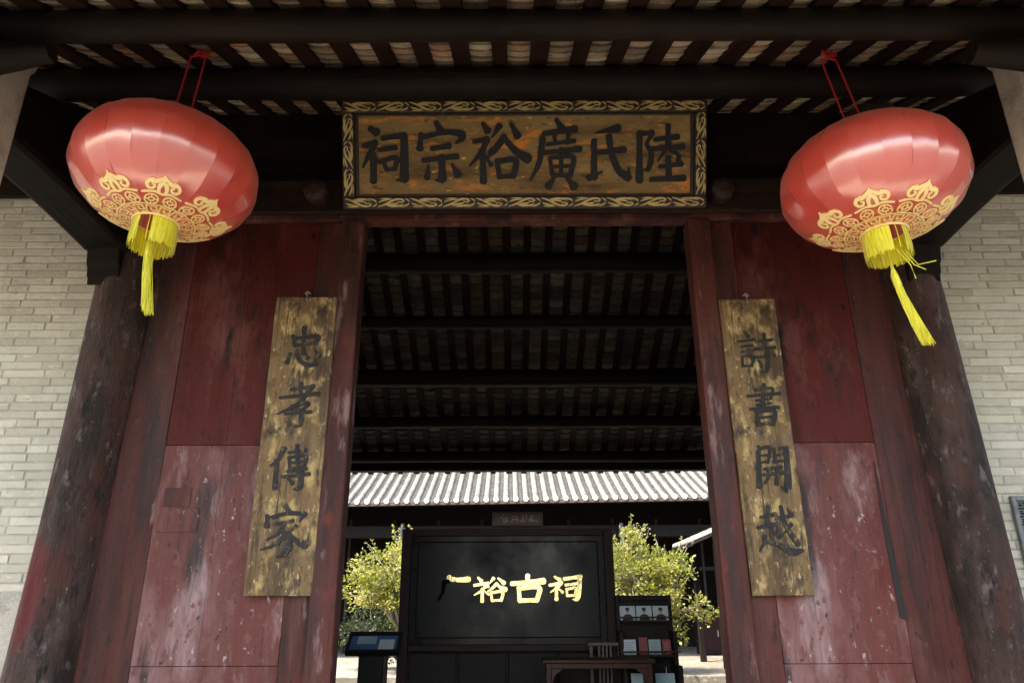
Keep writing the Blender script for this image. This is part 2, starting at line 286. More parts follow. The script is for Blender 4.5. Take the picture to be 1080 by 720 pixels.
INK = {'plaque':[[[(-1115,577,36),(-1068,550,53)],[(-1163,454,29),(-1075,480,36)],[(-1075,477,34),(-1123,392,29),(-1171,301,10)],[(-1097,395,39),(-1093,287,39),(-1095,199,43)],[(-1088,375,19),(-1047,337,29)],[(-1028,507,29),(-864,527,39)],[(-869,524,41),(-870,369,48),(-871,214,56)],[(-871,210,41),(-929,207,10)],[(-1047,425,27),(-930,440,31)],[(-1024,355,27),(-1001,281,27)],[(-1024,350,24),(-925,366,29),(-942,284,27)],[(-1002,281,22),(-937,287,22)]],[[(-638,619,31),(-603,556,51)],[(-747,537,29),(-757,432,43)],[(-745,513,29),(-570,549,31),(-461,540,41)],[(-456,540,43),(-449,509,41),(-497,468,10)],[(-671,432,29),(-544,452,39)],[(-733,349,31),(-486,376,34)],[(-600,372,43),(-596,213,53)],[(-598,206,39),(-643,206,10)],[(-697,313,14),(-707,225,39)],[(-526,319,17),(-482,244,51)]],[[(-299,609,27),(-265,557,48)],[(-365,480,27),(-270,500,36)],[(-266,498,34),(-321,394,31),(-399,307,10)],[(-303,420,39),(-298,195,46)],[(-235,429,22),(-263,401,12)],[(-285,379,17),(-242,313,31)],[(-180,593,41),(-233,512,10)],[(-98,608,22),(-49,520,48)],[(-146,515,41),(-211,425,36),(-276,360,10)],[(-153,513,31),(-69,418,39),(25,356,60)],[(-199,344,34),(-182,232,34)],[(-199,337,29),(-66,346,36),(-81,231,36)],[(-187,229,31),(-77,234,31)]],[[(231,636,27),(266,576,48)],[(138,535,29),(369,569,43)],[(131,499,41),(107,334,34),(42,202,12)],[(216,528,27),(221,464,24)],[(318,531,27),(311,466,24)],[(165,458,24),(362,483,27)],[(129,398,27),(405,426,36)],[(265,426,31),(265,368,31)],[(183,364,24),(202,238,29)],[(189,362,24),(348,368,31),(332,238,31)],[(208,298,19),(334,303,22)],[(265,368,27),(265,241,27)],[(202,236,29),(334,238,29)],[(212,212,22),(171,159,48)],[(310,216,19),(359,154,53)]],[[(678,573,51),(518,541,14)],[(502,485,36),(504,221,46)],[(464,219,43),(564,262,10)],[(507,397,31),(722,419,41)],[(611,518,36),(630,395,36),(681,274,41),(754,216,48)],[(756,216,34),(755,292,7)]],[[(832,540,36),(833,196,46)],[(845,531,27),(926,540,36)],[(926,538,34),(882,458,22)],[(882,458,22),(918,389,31),(900,286,31),(865,276,10)],[(945,490,27),(1110,511,36)],[(1037,592,31),(1040,454,39)],[(928,423,27),(1150,438,34)],[(1018,412,27),(964,335,10)],[(1055,417,22),(1110,381,24),(1116,341,31)],[(977,296,24),(1138,315,31)],[(1041,365,34),(1046,218,39)],[(916,204,29),(1156,213,39)]]],'left':[[[(-69,1692,23),(-48,1622,29)],[(-59,1671,20),(102,1688,27),(87,1633,23)],[(-48,1622,20),(88,1639,20)],[(2,1753,25),(17,1562,29)],[(-78,1566,16),(-91,1498,32)],[(-33,1563,20),(4,1505,27),(59,1480,29),(111,1488,20)],[(111,1488,18),(98,1532,6)],[(24,1572,14),(49,1531,27)],[(93,1589,14),(123,1544,27)]],[[(-46,1309,18),(89,1328,25)],[(19,1357,23),(27,1270,27)],[(-113,1253,20),(144,1282,29)],[(106,1339,27),(9,1212,23),(-124,1140,7)],[(-30,1197,18),(81,1215,25),(43,1167,16)],[(36,1172,25),(39,1076,29),(-1,1056,7)],[(-70,1143,18),(104,1157,23)]],[[(-50,914,33),(-83,839,25),(-132,797,8)],[(-92,833,30),(-83,655,35)],[(-18,883,18),(97,903,23)],[(-12,855,20),(1,784,20)],[(-12,852,18),(94,865,23),(94,790,20)],[(-2,817,14),(89,828,15)],[(1,784,18),(95,796,18)],[(32,935,20),(50,763,23)],[(-12,762,18),(110,779,20)],[(-42,728,20),(130,747,25)],[(73,764,25),(78,667,30),(37,647,8)],[(-4,717,15),(26,687,28)]],[[(-3,548,23),(21,507,35)],[(-114,483,23),(-111,418,35)],[(-106,466,20),(15,497,23),(123,494,30)],[(123,494,33),(96,447,8)],[(-49,432,18),(53,450,23)],[(4,439,23),(-35,375,20),(-100,334,8)],[(-18,397,20),(33,339,30),(33,268,38),(-25,228,10)],[(7,353,23),(-52,303,20),(-132,274,8)],[(77,420,25),(41,385,8)],[(24,380,15),(80,332,28),(142,303,51)]]],'right':[[[(-41,1715,16),(-21,1683,27)],[(-97,1647,16),(18,1660,20)],[(-80,1609,14),(1,1619,16)],[(-84,1572,14),(-3,1581,16)],[(-82,1539,16),(-84,1469,18)],[(-82,1537,15),(-4,1543,19),(-23,1468,17)],[(-84,1470,15),(-23,1473,15)],[(32,1645,16),(134,1655,20)],[(87,1699,20),(75,1595,23)],[(11,1591,18),(151,1601,23)],[(4,1533,16),(143,1543,20)],[(97,1571,23),(77,1444,27),(39,1433,7)],[(25,1513,11),(44,1474,25)]],[[(41,1342,23),(19,1165,27)],[(-23,1302,16),(92,1312,20),(76,1242,18)],[(-77,1261,18),(142,1278,23)],[(-26,1230,15),(79,1242,16)],[(-24,1201,15),(73,1211,16)],[(-70,1172,18),(118,1183,23)],[(-27,1156,23),(-27,1072,27)],[(-27,1154,20),(89,1160,27),(67,1070,30)],[(-17,1113,15),(66,1119,16)],[(-31,1071,23),(70,1073,23)]],[[(-47,921,27),(-69,662,37)],[(-46,905,17),(25,913,22),(5,814,17)],[(-45,862,13),(11,866,15)],[(-51,816,15),(8,824,17)],[(59,907,18),(48,817,20)],[(59,904,17),(134,913,22)],[(57,863,13),(122,868,15)],[(51,822,15),(117,827,17)],[(134,915,29),(113,656,42),(72,662,7)],[(-26,775,17),(88,786,21)],[(-45,738,17),(95,750,22)],[(6,773,20),(-7,718,18),(-37,678,7)],[(60,779,21),(41,678,25)]],[[(-85,470,20),(12,488,27)],[(-32,538,25),(-42,417,29)],[(-111,407,22),(22,431,27)],[(-24,416,22),(-37,309,25)],[(-27,365,16),(20,376,21)],[(-73,359,25),(-85,312,20),(-117,263,7)],[(-85,331,15),(13,297,27),(90,257,44),(154,265,20)],[(11,457,18),(118,481,23)],[(31,470,21),(15,349,20),(57,376,7)],[(50,537,22),(66,424,27),(129,302,34)],[(104,425,22),(30,351,7)],[(95,520,15),(113,488,27)]]],'screen':[[[(-783,1865,44),(-713,1816,82)],[(-874,1777,60),(-559,1821,76)],[(-871,1777,54),(-889,1664,44),(-939,1570,22)]],[[(-443,1843,27),(-400,1800,54)],[(-489,1750,38),(-312,1772,46)],[(-318,1770,44),(-396,1687,35),(-488,1633,16)],[(-388,1705,44),(-387,1558,49)],[(-309,1734,33),(-365,1715,16)],[(-362,1680,22),(-303,1640,35)],[(-246,1832,49),(-294,1775,16)],[(-188,1832,27),(-114,1774,60)],[(-204,1769,44),(-264,1712,35),(-322,1674,16)],[(-209,1769,33),(-159,1724,41),(-93,1696,65)],[(-277,1664,38),(-263,1565,38)],[(-277,1659,33),(-135,1671,41),(-148,1565,38)],[(-266,1567,35),(-145,1572,35)]],[[(-18,1766,60),(390,1797,82)],[(187,1866,65),(177,1717,65)],[(71,1718,60),(83,1564,60)],[(71,1708,54),(325,1722,65),(296,1563,60)],[(81,1566,60),(302,1570,60)]],[[(526,1847,33),(589,1811,54)],[(463,1746,41),(615,1776,49)],[(609,1771,46),(542,1708,38),(469,1661,16)],[(547,1721,46),(544,1577,52)],[(578,1701,22),(625,1661,41)],[(645,1821,46),(859,1848,54)],[(848,1845,54),(813,1600,57),(749,1576,19)],[(662,1748,35),(808,1765,41)],[(674,1703,35),(679,1618,35)],[(673,1698,33),(790,1710,38),(774,1618,35)],[(679,1621,33),(777,1625,33)]]]}
def zf(d): return 3.234+.424*d             # underside of the tiles, front slope
def zb(d): return 8.734-.466*d             # back slope
RID = 6.18
XC = 0.106                                  # middle of the doorway

# ------------------------------------------------------------------ ground
g = MB(); g.add([(-300, -300, -.32), (300, -300, -.32), (300, 300, -.32), (-300, 300, -.32)], [(0, 1, 2, 3)])
struct(g.build('ground', M['paving']))
struct(MB().box(-9, 9, 2.2, 11.25, -.6, 0).build('hall_floor', M['floor']))
struct(MB().box(-9, 9, 2.15, 3.45, -.3, .006).build('bounce_slab', M['bounce']))  # unseen pale slab, added to bounce sunlight up to lanterns and tiles
struct(MB().box(-9, 9, 11.26, 13.5, -.6, -.05).build('courtyard_paving', M['terrace']))
struct(MB().box(-9, 9, 13.57, 27, -.6, .35).build('rear_terrace', M['terrace'], bevel=.015))

# ------------------------------------------------------------------ gate hall roof
SP = .24; X0 = .06
roof = thing('gate_hall_roof', 'dark timber and clay tile roof over the red gateway seen from below', 'roof', (0, RID, 5.85))
XL, XR = -19, 19
cols = [(.48, .36, .25), (.58, .46, .33), (.38, .29, .21), (.64, .52, .37), (.50, .30, .19), (.66, .57, .43), (.27, .21, .16)]  # clay tones raised to paint in light from the ground
def tile_layer(zfn, d0, d1, up):
    mb = MB(); L = .105; n = int(abs(d1-d0)/L)
    for k in range(XL, XR):
        xc = X0+k*SP
        if abs(xc) > 4.6: continue
        tone = random.choice(cols); ph = random.uniform(0, L)
        for i in range(n+1):
            a = d0+(i*L+ph-L)*up; b = a+L*up
            if (a-d1)*up > 0: break
            b = min(b, d1) if up > 0 else max(b, d1); a = max(a, d0) if up > 0 else min(a, d0)
            if abs(a-b) < .005: continue
            c = random.choice(cols) if random.random() < .6 else tone
            v = random.uniform(.6, 1.2); c = tuple(q*v for q in c)
            jl = random.uniform(-.005, .005); vs = []; hw = .1
            for (d, off) in ((a, -.014), (b, 0.003)):
                for j in range(5):
                    t = -1+j*.5
                    vs.append((xc+t*hw, d, zfn(d)-.018*(1-t*t)+off+.012+jl))
            for j in range(5):
                t = -1+j*.5; vs.append((xc+t*hw, a, zfn(a)-.018*(1-t*t)+.02))
            mb.add(vs, [(j, j+1, j+6, j+5) for j in range(4)], c)
            o = len(mb.v)
            mb.add([vs[j] for j in range(5)]+[vs[10+j] for j in range(5)], [(j, j+1, j+6, j+5) for j in range(4)], tuple(q*.6 for q in c))
    return mb
tag(tile_layer(zf, 2.2, RID, 1).build('tile_layer', M['tileu'], roof), 'front slope of clay tiles between the rafters, ground light painted into their pale brown')
cols = [tuple(q*.20 for q in c) for c in cols]  # same tones darkened, painting in the shade of the hall
tag(tile_layer(zb, RID, 11.3, 1).build('tile_layer', M['tileb'], roof), 'back slope of clay tiles deep inside the hall, shade painted into their colour')
cov = MB()
for d0, d1, fn in ((2.1, RID, zf), (RID, 11.35, zb)):
    cov.add([(-7, d0, fn(d0)+.05), (7, d0, fn(d0)+.05), (7, d1, fn(d1)+.05), (-7, d1, fn(d1)+.05), (-7, d0, fn(d0)+.25), (7, d0, fn(d0)+.25), (7, d1, fn(d1)+.25), (-7, d1, fn(d1)+.25)],
            [(0, 3, 2, 1), (4, 5, 6, 7), (0, 1, 5, 4), (1, 2, 6, 5), (2, 3, 7, 6), (3, 0, 4, 7)])
cov.build('roof_cover', M['trough'], roof)
for k in range(-19, 19):
    x = X0+SP/2+k*SP+random.uniform(-.008, .008)
    if abs(x) > 4.4: continue
    wd = .10+random.uniform(-.008, .012)
    MB().bar((x, 2.15, zf(2.15)-.020), (x+random.uniform(-.01, .01), RID-.05, zf(RID-.05)-.020), wd, .038).build('rafter', M['rafter'], roof)
for k in range(-11, 11):
    x = X0+SP/2+k*SP+random.uniform(-.008, .008)
    wd = .085+random.uniform(-.008, .012)
    MB().bar((x, RID+.05, zb(RID+.05)-.020), (x, 11.3, zb(11.3)-.020), wd, .038).build('rafter', M['rafter'], roof)
def purlin(d, fn, r, x0=-5, x1=5, sag=0):
    z = fn(d)-.042-r*1.06
    pts = [(x0+(x1-x0)*i/10, d, z-sag*math.sin(math.pi*i/10)+random.uniform(-.008, .004)) for i in range(11)]
    return MB().tube(pts, [r*random.uniform(.93, 1.05) for _ in pts], 14).build('purlin', M['beam'], roof, smooth=True)
purlin(2.97, zf, .080); purlin(3.815, zf, .101); purlin(2.2, zf, .09)
purlin(RID, zf, .13); purlin(5.45, zf, .11, -4.4, 4.4)
for d, r in ((7.36, .115), (8.22, .085), (9.10, .12), (9.99, .085), (10.74, .085)): purlin(d, zb, r, -4.4, 4.4)
MB().box(-4.4, 4.4, 11.02, 11.2, 3.44, 3.56).build('eave_beam', M['beam'], roof, bevel=.01)
# shaded board closing the hall above the lintel
ub = MB(); n = 24
for i in range(n):
    a = -4.45+8.9*i/n; ub.box(a+.002, a+8.9/n-.002, 4.83, 4.87, 4.5, zf(4.83)-.045)
ub.build('board_infill', M['beam'], roof)
for s in (-1, 1):
    MB().box(min(s*4.46, s*7), max(s*4.46, s*7), 4.83, 4.87, 4.62, zf(4.83)+.05).build('board_infill', M['beam'], roof)

# ------------------------------------------------------------------ brick walls
def brick_wall(x0, x1, side):
    t = thing('brick_wall', {-1: 'pale grey brick wall to the left of the gateway, without any vent', 1: 'pale grey brick wall on the right with a grey fretwork vent'}[side], 'wall', ((x0+x1)/2, 4.95, 0))
    MB().box(x0, x1, 4.9015, 5.15, 0, 4.60).build('mortar_bed', M['mortar'], t)
    mb = MB(); z = 1.62; row = 0; H = .0602; rnd = random.Random(20+side)
    pal = [(.52, .48, .395), (.50, .465, .385), (.55, .505, .415), (.47, .44, .365), (.51, .48, .41), (.55, .52, .45), (.45, .415, .34)]
    while z+H < 4.53:
        x = x0-(row % 2)*.15-rnd.uniform(0, .1)
        while x < x1:
            L = rnd.choice((.29, .30, .305, .15, .28)) if rnd.random() < .25 else .30
            a, b = max(x, x0), min(x+L-.009, x1)
            if b-a > .02:
                c = rnd.choice(pal); v = rnd.uniform(.92, 1.06); c = tuple(q*v for q in c)
                y = 4.897+rnd.uniform(-.003, .003); j = lambda: rnd.uniform(-.0028, .0028); e = .004
                zz0, zz1 = z+j(), z+H-.0085+j()
                f = [(a+j(), y+e, zz0), (b+j(), y+e, zz0+j()*.5), (b+j(), y+e, zz1+j()*.5), (a+j(), y+e, zz1)]
                g = [(a+e, y+j()*.4, zz0+e), (b-e, y+j()*.4, zz0+e), (b-e, y+j()*.4, zz1-e), (a+e, y+j()*.4, zz1-e)]
                mb.add(f+g, [(4, 5, 6, 7), (0, 1, 5, 4), (1, 2, 6, 5), (2, 3, 7, 6), (3, 0, 4, 7)], c)
            x += L
        z += H; row += 1
    mb.build('brickwork', M['brick'], t)
    MB().box(x0, x1, 4.868, 4.904, 4.53, 4.575).build('plaster_band', M['white'], t, bevel=.006)
    gs = MB(); xx = x0
    while xx < x1-.01:
        nx = min(xx+rnd.uniform(.7, 1.1), x1)
        gs.box(xx+.003, nx-.003, 4.87, 4.904, 0, .78); gs.box(xx+.003, nx-.003, 4.87, 4.904, .786, 1.61); xx = nx
    gs.build('granite_plinth', M['granite'], t, bevel=.006)
    return t
wl = brick_wall(-7, -2.94, -1); wr = brick_wall(2.90, 7, 1)
for s, t in ((-1, wl), (1, wr)):
    rw = MB(); xa, xb = sorted((s*4.4, s*4.6))
    rw.add([(xa, 5.16, 0), (xb, 5.16, 0), (xb, 11.2, 0), (xa, 11.2, 0), (xa, 5.16, 5.36), (xb, 5.16, 5.36), (xb, 11.2, 3.4), (xa, 11.2, 3.4), (xa, 6.18, 5.78), (xb, 6.18, 5.78)],
           [(0, 3, 2, 1), (0, 1, 5, 4), (2, 3, 7, 6), (0, 4, 8, 7, 3), (1, 2, 6, 9, 5), (4, 5, 9, 8), (8, 9, 6, 7)])
    rw.build('return_wall', M['dark'], t)

# fretwork vent in the right wall
v = thing('wall_vent', 'square grey fretwork vent with key pattern in the right brick wall', 'vent', (3.55, 4.87, 1.96))
MB().box(3.29, 3.81, 4.885, 4.896, 1.73, 2.20).build('back_plate', M['seam'], v)
fr = MB()
for q in ((3.27, 3.30, 1.70, 2.23), (3.80, 3.83, 1.70, 2.23), (3.302, 3.798, 1.70, 1.73), (3.302, 3.798, 2.20, 2.23)): fr.box(q[0], q[1], 4.862, 4.895, q[2], q[3])
fr.build('vent_frame', M['vent'], v, bevel=.004)
la = MB(); N = 9; st = .496/N; q_ = 7/9
for i in range(N):
    for j in range(N):
        cx, cz = 3.302+st*(i+.5), 1.73+(.47/N)*(j+.5)
        y = 4.873
        for (a, b, c, d) in ((-.028, .028, .020, .026), (-.028, -.022, -.024, .020), (-.022, .020, -.024, -.018), (.014, .020, -.018, .010), (-.010, .014, .004, .010)):
            la.box(cx+a*q_, cx+b*q_, y, 4.884, cz+c*q_, cz+d*q_)
la.build('key_lattice', M['vent'], v)
v.location.x += .045; v.location.z -= .03

# ------------------------------------------------------------------ columns and porch beams
def column(x, side):
    t = thing('timber_column', {-1: 'weathered dark timber column with a red paint smear, left of the gateway', 1: 'weathered dark timber column with greyish flaking, right of the gateway'}[side], 'column', (x, 4.8, 0))
    n = 40; rings = 46; vs = []; fs = []; rnd = random.Random(3+side)
    ph = [rnd.uniform(0, 6.28) for _ in range(8)]
    for i in range(rings):
        z = .18+(5.17-.18)*i/(rings-1)
        for k in range(n):
            a = 2*math.pi*k/n
            r = .214+.004*math.sin(3*a+ph[0]+z*.7)+.003*math.sin(9*a+ph[1]+z*1.3)+.004*math.sin(z*1.9+ph[2])-.005*max(0, math.sin(13*a+ph[3]+.3*z))**6
            lean = -side*.085*max(0, (z-.9)/3.0); r *= 1-.05*max(0, (z-1)/3); vs.append((x+lean+r*math.cos(a), 4.8+r*math.sin(a), z))
    for i in range(rings-1):
        for k in range(n): fs.append((i*n+k, i*n+(k+1) % n, (i+1)*n+(k+1) % n, (i+1)*n+k))
    m = MB(); m.add(vs, fs); m.build('shaft', M['column_l' if side < 0 else 'column'], t, smooth=True)
    m = MB(); m.tube([(x, 4.8, 0.005), (x, 4.8, .05), (x, 4.8, .08), (x, 4.8, .14), (x, 4.8, .178)], [.31, .31, .30, .29, .24], 24); m.build('stone_base', M['granite'], t, smooth=True)
    return t
cl = column(-2.865, -1); cr = column(2.965, 1)
def stone_column(x, side):
    t = thing('stone_column', {-1: 'pale granite eave column at the upper left corner, in front of the brick wall', 1: 'pale granite eave column at the upper right corner, in front of the brick wall'}[side], 'column', (x, 3.2, 0))
    m = MB(); n = 8
    vs = [(x+.215*math.cos(math.pi/8+k*math.pi/4), 3.2+.215*math.sin(math.pi/8+k*math.pi/4), z) for z in (.4, 4.40) for k in range(n)]
    m.add(vs, [(k, (k+1) % n, n+(k+1) % n, n+k) for k in range(n)]+[tuple(range(n))[::-1], tuple(range(n, 2*n))])
    m.build('shaft', M['granite'], t, bevel=.012)
    m = MB(); m.tube([(x, 3.2, 4.402), (x, 3.2, 4.43), (x, 3.2, 4.47), (x, 3.2, 4.53)], [.20, .23, .23, .19], 20); m.build('capital', M['granite'], t, smooth=True)
    m = MB(); m.box(x-.3, x+.3, 2.9, 3.5, .007, .2); m.box(x-.26, x+.26, 2.94, 3.46, .2, .395); m.build('plinth', M['granite'], t, bevel=.02)
    return t
stone_column(-2.885, -1); stone_column(2.89, 1)
def porch_beam(x, side):
    t = thing('porch_beam', {-1: 'dark carved beam running from the left timber column to the eave column', 1: 'dark carved beam running from the right timber column to the eave column'}[side], 'beam', (x, 4.0, 3.9))
    def prof(lo, hi, hw, name, bv=.02):
        m = MB(); n = len(lo); vs = []
        for (d, z), (d2, z2) in zip(lo, hi): vs += [(x-hw, d, z), (x+hw, d, z), (x+hw, d2, z2), (x-hw, d2, z2)]
        fs = [(0, 3, 2, 1), tuple(4*(n-1)+i for i in range(4))]
        for i in range(n-1):
            for k in range(4): fs.append((4*i+k, 4*i+(k+1) % 4, 4*i+4+(k+1) % 4, 4*i+4+k))
        m.add(vs, fs); return m.build(name, M['beamy'], t, bevel=bv)
    ds = [2.75, 3.0, 3.3, 3.6, 3.9, 4.2, 4.45, 4.62]
    lo = [(d, 3.89+.05*math.sin(math.pi*(d-2.75)/1.87)) for d in ds]; hi = [(d, 4.20+.07*math.sin(math.pi*(d-2.75)/1.87)) for d in ds]
    prof(lo, hi, .165, 'lower_beam', .04)
    lo = [(d, max(4.30, 0)) for d in (3.35, 3.8, 4.3, 4.62)]; hi = [(d, zf(d)-.33) for d in (3.35, 3.8, 4.3, 4.62)]
    prof(lo, hi, .11, 'upper_beam', .03)
    lo = [(d, 4.20) for d in (3.5, 3.75, 4.0, 4.25, 4.5)]; hi = [(d, 4.31) for d in (3.5, 3.75, 4.0, 4.25, 4.5)]
    prof(lo, hi, .09, 'carved_strut', .02)
    # carved bracket under the beam where it meets the column
    m = MB(); pts = [(4.635, 3.93), (4.635, 3.66), (4.615, 3.65), (4.605, 3.70), (4.59, 3.71), (4.58, 3.77), (4.56, 3.79), (4.545, 3.86), (4.52, 3.93)]
    vs = [(x+s*.115, d, z) for s in (-1, 1) for d, z in pts]; n = len(pts)
    m.add(vs, [tuple(range(n)), tuple(range(n, 2*n))[::-1]]+[(i, (i+1) % n, n+(i+1) % n, n+i) for i in range(n)])
    m.build('carved_bracket', M['beamy'], t, bevel=.01)
    # outer scroll arm carrying the eave purlin
    m = MB(); m.tube([(x, 2.5, zf(2.5)-.32), (x, 2.75, 4.10), (x, 3.0, 4.32)], [.07, .12, .13], 10); m.build('scroll_arm', M['beamy'], t, smooth=True)
    # cross beam end over the eave column
    return t
porch_beam(-2.87, -1); porch_beam(2.90, 1)
# side tie beams standing over the eave columns (across the porch)
def eave_tie(x0, x1, side):
    m = MB(); m.tube([(x0, 2.93, 4.15), ((x0+x1)/2, 2.93, 4.13), (x1, 2.93, 4.17)], [.06, .085, .05], 14)
    return tag(m.build('bracket_arm', M['beam'], None, smooth=True), {-1: 'short rounded dark timber arm over the left eave column', 1: 'short rounded dark timber arm over the right eave column'}[side], 'beam')
eave_tie(-2.95, -2.32, -1); eave_tie(2.32, 2.95, 1)

# ------------------------------------------------------------------ door wall
lin = thing('door_lintel', 'dark timber lintel across the top of the gateway', 'lintel', (XC, 4.8, 4.3))
MB().box(-2.66, 2.76, 4.70, 4.829, 4.262, 4.56).build('beam', M['lintel'], lin, bevel=.02)
MB().box(-2.66, 2.76, 4.715, 4.829, 4.212, 4.259).build('red_fillet', M['red_frame'], lin, bevel=.006)
for x in (-1.435, 1.545):
    m = MB(); m.tube([(x, 4.70, 4.40), (x, 4.60, 4.385), (x, 4.56, 4.38), (x, 4.545, 4.378)], [.085, .095, .085, .045], 8)
    tag(m.build('door_peg', M['peg'], lin, bevel=.006))
def partition(xa, xb, side):
    """fixed painted timber wall between column (outer) and doorway (inner)"""
    t = thing('door_partition', {-1: 'weathered red timber partition left of the doorway, with a square patch', 1: 'weathered red timber partition right of the doorway, with long dark streak'}[side], 'partition', ((xa+xb)/2, 4.8, 0))
    s = side
    def bx(name, u0, u1, y0, z0, z1, m, bv=.006, y1=4.86):
        x0, x1 = sorted((u0*s, u1*s))
        return MB().box(x0, x1, y0, y1, z0, z1).build(name, M[m], t, bevel=bv)
    inn, out = sorted((abs(xa), abs(xb)))
    bx('door_jamb', inn, inn+.165, 4.70, .12, 4.209, 'red_frame', .012)
    bx('jamb_stile', inn+.168, inn+.335, 4.755, .12, 4.209, 'red_frame')
    o = out+.02
    bx('outer_stile', o-.34, o, 4.764, .12, 4.209, 'stile', .003)
    a, b = inn+.338, o-.341
    cuts = [a, a+(b-a)*(.55 if s < 0 else .30), b]
    rail = 2.545
    for i in range(2):
        bx('upper_board', cuts[i]+.0006, cuts[i+1]-.0006, 4.7665+.0015*i, rail, 4.209, 'red_hi', .002)
        bx('lower_board', cuts[i]+.0006, cuts[i+1]-.0006, 4.7625+.0012*i, 1.193, rail-.004, 'red_lo', .002)
    bx('foot_board', a, b, 4.768, .12, 1.19, 'red_lo', .003)
    MB().box(*sorted(((inn+.05)*s, (o-.05)*s)), 4.862, 4.885, .12, 4.205).build('back_board', M['rack'], t)
    if side < 0:
        bx('patch_board', 2.03, 2.30, 4.757, 1.98, 2.13, 'red_lo', .003, 4.7615)
        bx('patch_board', 2.10, 2.275, 4.758, 2.14, 2.26, 'red_frame', .003, 4.7615)
    else:
        m = MB(); m.add([(2.385, 4.7585, 1.45), (2.43, 4.7585, 1.43), (2.412, 4.7585, 1.9), (2.395, 4.7585, 2.4), (2.39, 4.7585, 2.42), (2.38, 4.7585, 2.0),
                         (2.385, 4.774, 1.45), (2.43, 4.774, 1.43), (2.412, 4.774, 1.9), (2.395, 4.774, 2.4), (2.39, 4.774, 2.42), (2.38, 4.774, 2.0)],
                        [(0, 1, 2, 3, 4, 5)]+[(i, (i+1) % 6, 6+(i+1) % 6, 6+i) for i in range(6)])
        m.build('tar_streak', M['seam'], t)
    return t
partition(-1.087, -2.64, -1); partition(1.299, 2.74, 1)
struct(MB().box(-2.6, 2.7, 4.70, 4.90, .005, .118).build('threshold', M['granite'], bevel=.02))

# ------------------------------------------------------------------ writing boards
def chars(root, data, m, h0, h1, fm, names, bold=1.0):
    for ch, nm in zip(data, names):
        mb = MB()
        for i, stx in enumerate(ch):
            ribbon(mb, [(a/1000, b/1000, c/1000*bold) for a, b, c in stx], fm, h0, h1+.0004*i, rough=.05)
        o = mb.build('brush_character', m, root, local=True); o['label'] = 'character '+nm
def rotm(loc, tilt, yaw=0, roll=0):
    # local x right, local z up along the board, local -y out of its face
    return Matrix.Translation(loc) @ Matrix.Rotation(yaw, 4, 'Z') @ Matrix.Rotation(tilt, 4, 'X') @ Matrix.Rotation(roll, 4, 'Y')
t = thing('name_plaque', 'old gilt name plaque with black characters and scroll border above the doorway', 'plaque', mx=rotm((XC-.01, 4.60, 4.235), R(22.4)))
MB().box(-1.20, 1.20, -.002, .05, .10, .67).build('plaque_board', M['plaqueboard'], t, local=True)
fr = MB()
for q in ((-1.315, 1.315, 0, .085), (-1.315, 1.315, .685, .77)): fr.box(q[0], q[1], -.030, .055, q[2], q[3])
for q in ((-1.315, -1.225), (1.225, 1.315)): fr.box(q[0], q[1], -.0295, .055, .0855, .6845)
fo = fr.build('plaque_frame', M['plaqueframe'], t, local=True, bevel=.008)
inb = MB()
for q in ((-1.224, 1.224, .086, .104), (-1.224, 1.224, .666, .684)): inb.box(q[0], q[1], -.014, .05, q[2], q[3])
for q in ((-1.224, -1.200), (1.200, 1.224)): inb.box(q[0], q[1], -.0135, .05, .1045, .6655)
inb.build('inner_moulding', M['plaqueframe'], t, local=True, bevel=.004)
sc = MB()
def scroll(p0, dx, dz, L, amp, rnd):
    """wavy vine with curling leaves along one side of the frame"""
    fm = lambda u, w, h: (p0[0]+dx*u-dz*w, -.030-h, p0[1]+dz*u+dx*w)
    n = max(2, round(L/.235)); seg = L/n; hh = [0]
    def rb(pts):
        hh[0] += 1; ribbon(sc, pts, fm, 0, .003+.00004*hh[0], per=6)
    for i in range(n):
        s = 1 if i % 2 else -1; a = i*seg+.004; k = seg/.235
        P = lambda *q: [(a+x*k, s*y*amp, wd) for x, y, wd in q]
        # running stem, ending in a curl
        rb(P((0, -.95, .005), (.04, -.55, .011), (.085, .15, .014), (.125, .72, .015), (.165, .80, .012), (.185, .42, .010), (.165, .12, .008), (.142, .30, .004)))
        # leaves fanning from the stem
        rb(P((.052, -.30, .004), (.085, -.42, .013), (.125, -.30, .012), (.150, -.02, .003)))
        rb(P((.060, -.62, .004), (.100, -.82, .012), (.150, -.72, .012), (.185, -.35, .003)))
        rb(P((.150, -.92, .003), (.185, -.82, .010), (.215, -.45, .010), (.222, -.05, .003)))
        rb(P((.005, .10, .003), (.030, .45, .011), (.070, .70, .009), (.095, .62, .003)))
        rb(P((.015, .92, .003), (.055, .98, .008), (.100, .94, .003)))
        rb(P((.195, .90, .003), (.215, .62, .009), (.228, .22, .003)))
scroll((-1.30, .043), 1, 0, 2.60, .031, random); scroll((-1.30, .728), 1, 0, 2.60, .031, random)
scroll((-1.270, .09), 0, 1, .59, .033, random); scroll((1.270, .09), 0, 1, .59, .033, random)
sc.build('gilt_scroll', M['gilt'], fo, local=True)
chars(t, INK['plaque'], M['ink'], 0, .009, lambda u, w, h: (u, -.002-h, w), '祠宗裕廣氏陸', 1.22)
for x in (-.95, .95):
    MB().box(x-.03, x+.03, .052, .19, .60, .64).build('hanger', M['iron'], t, local=True)

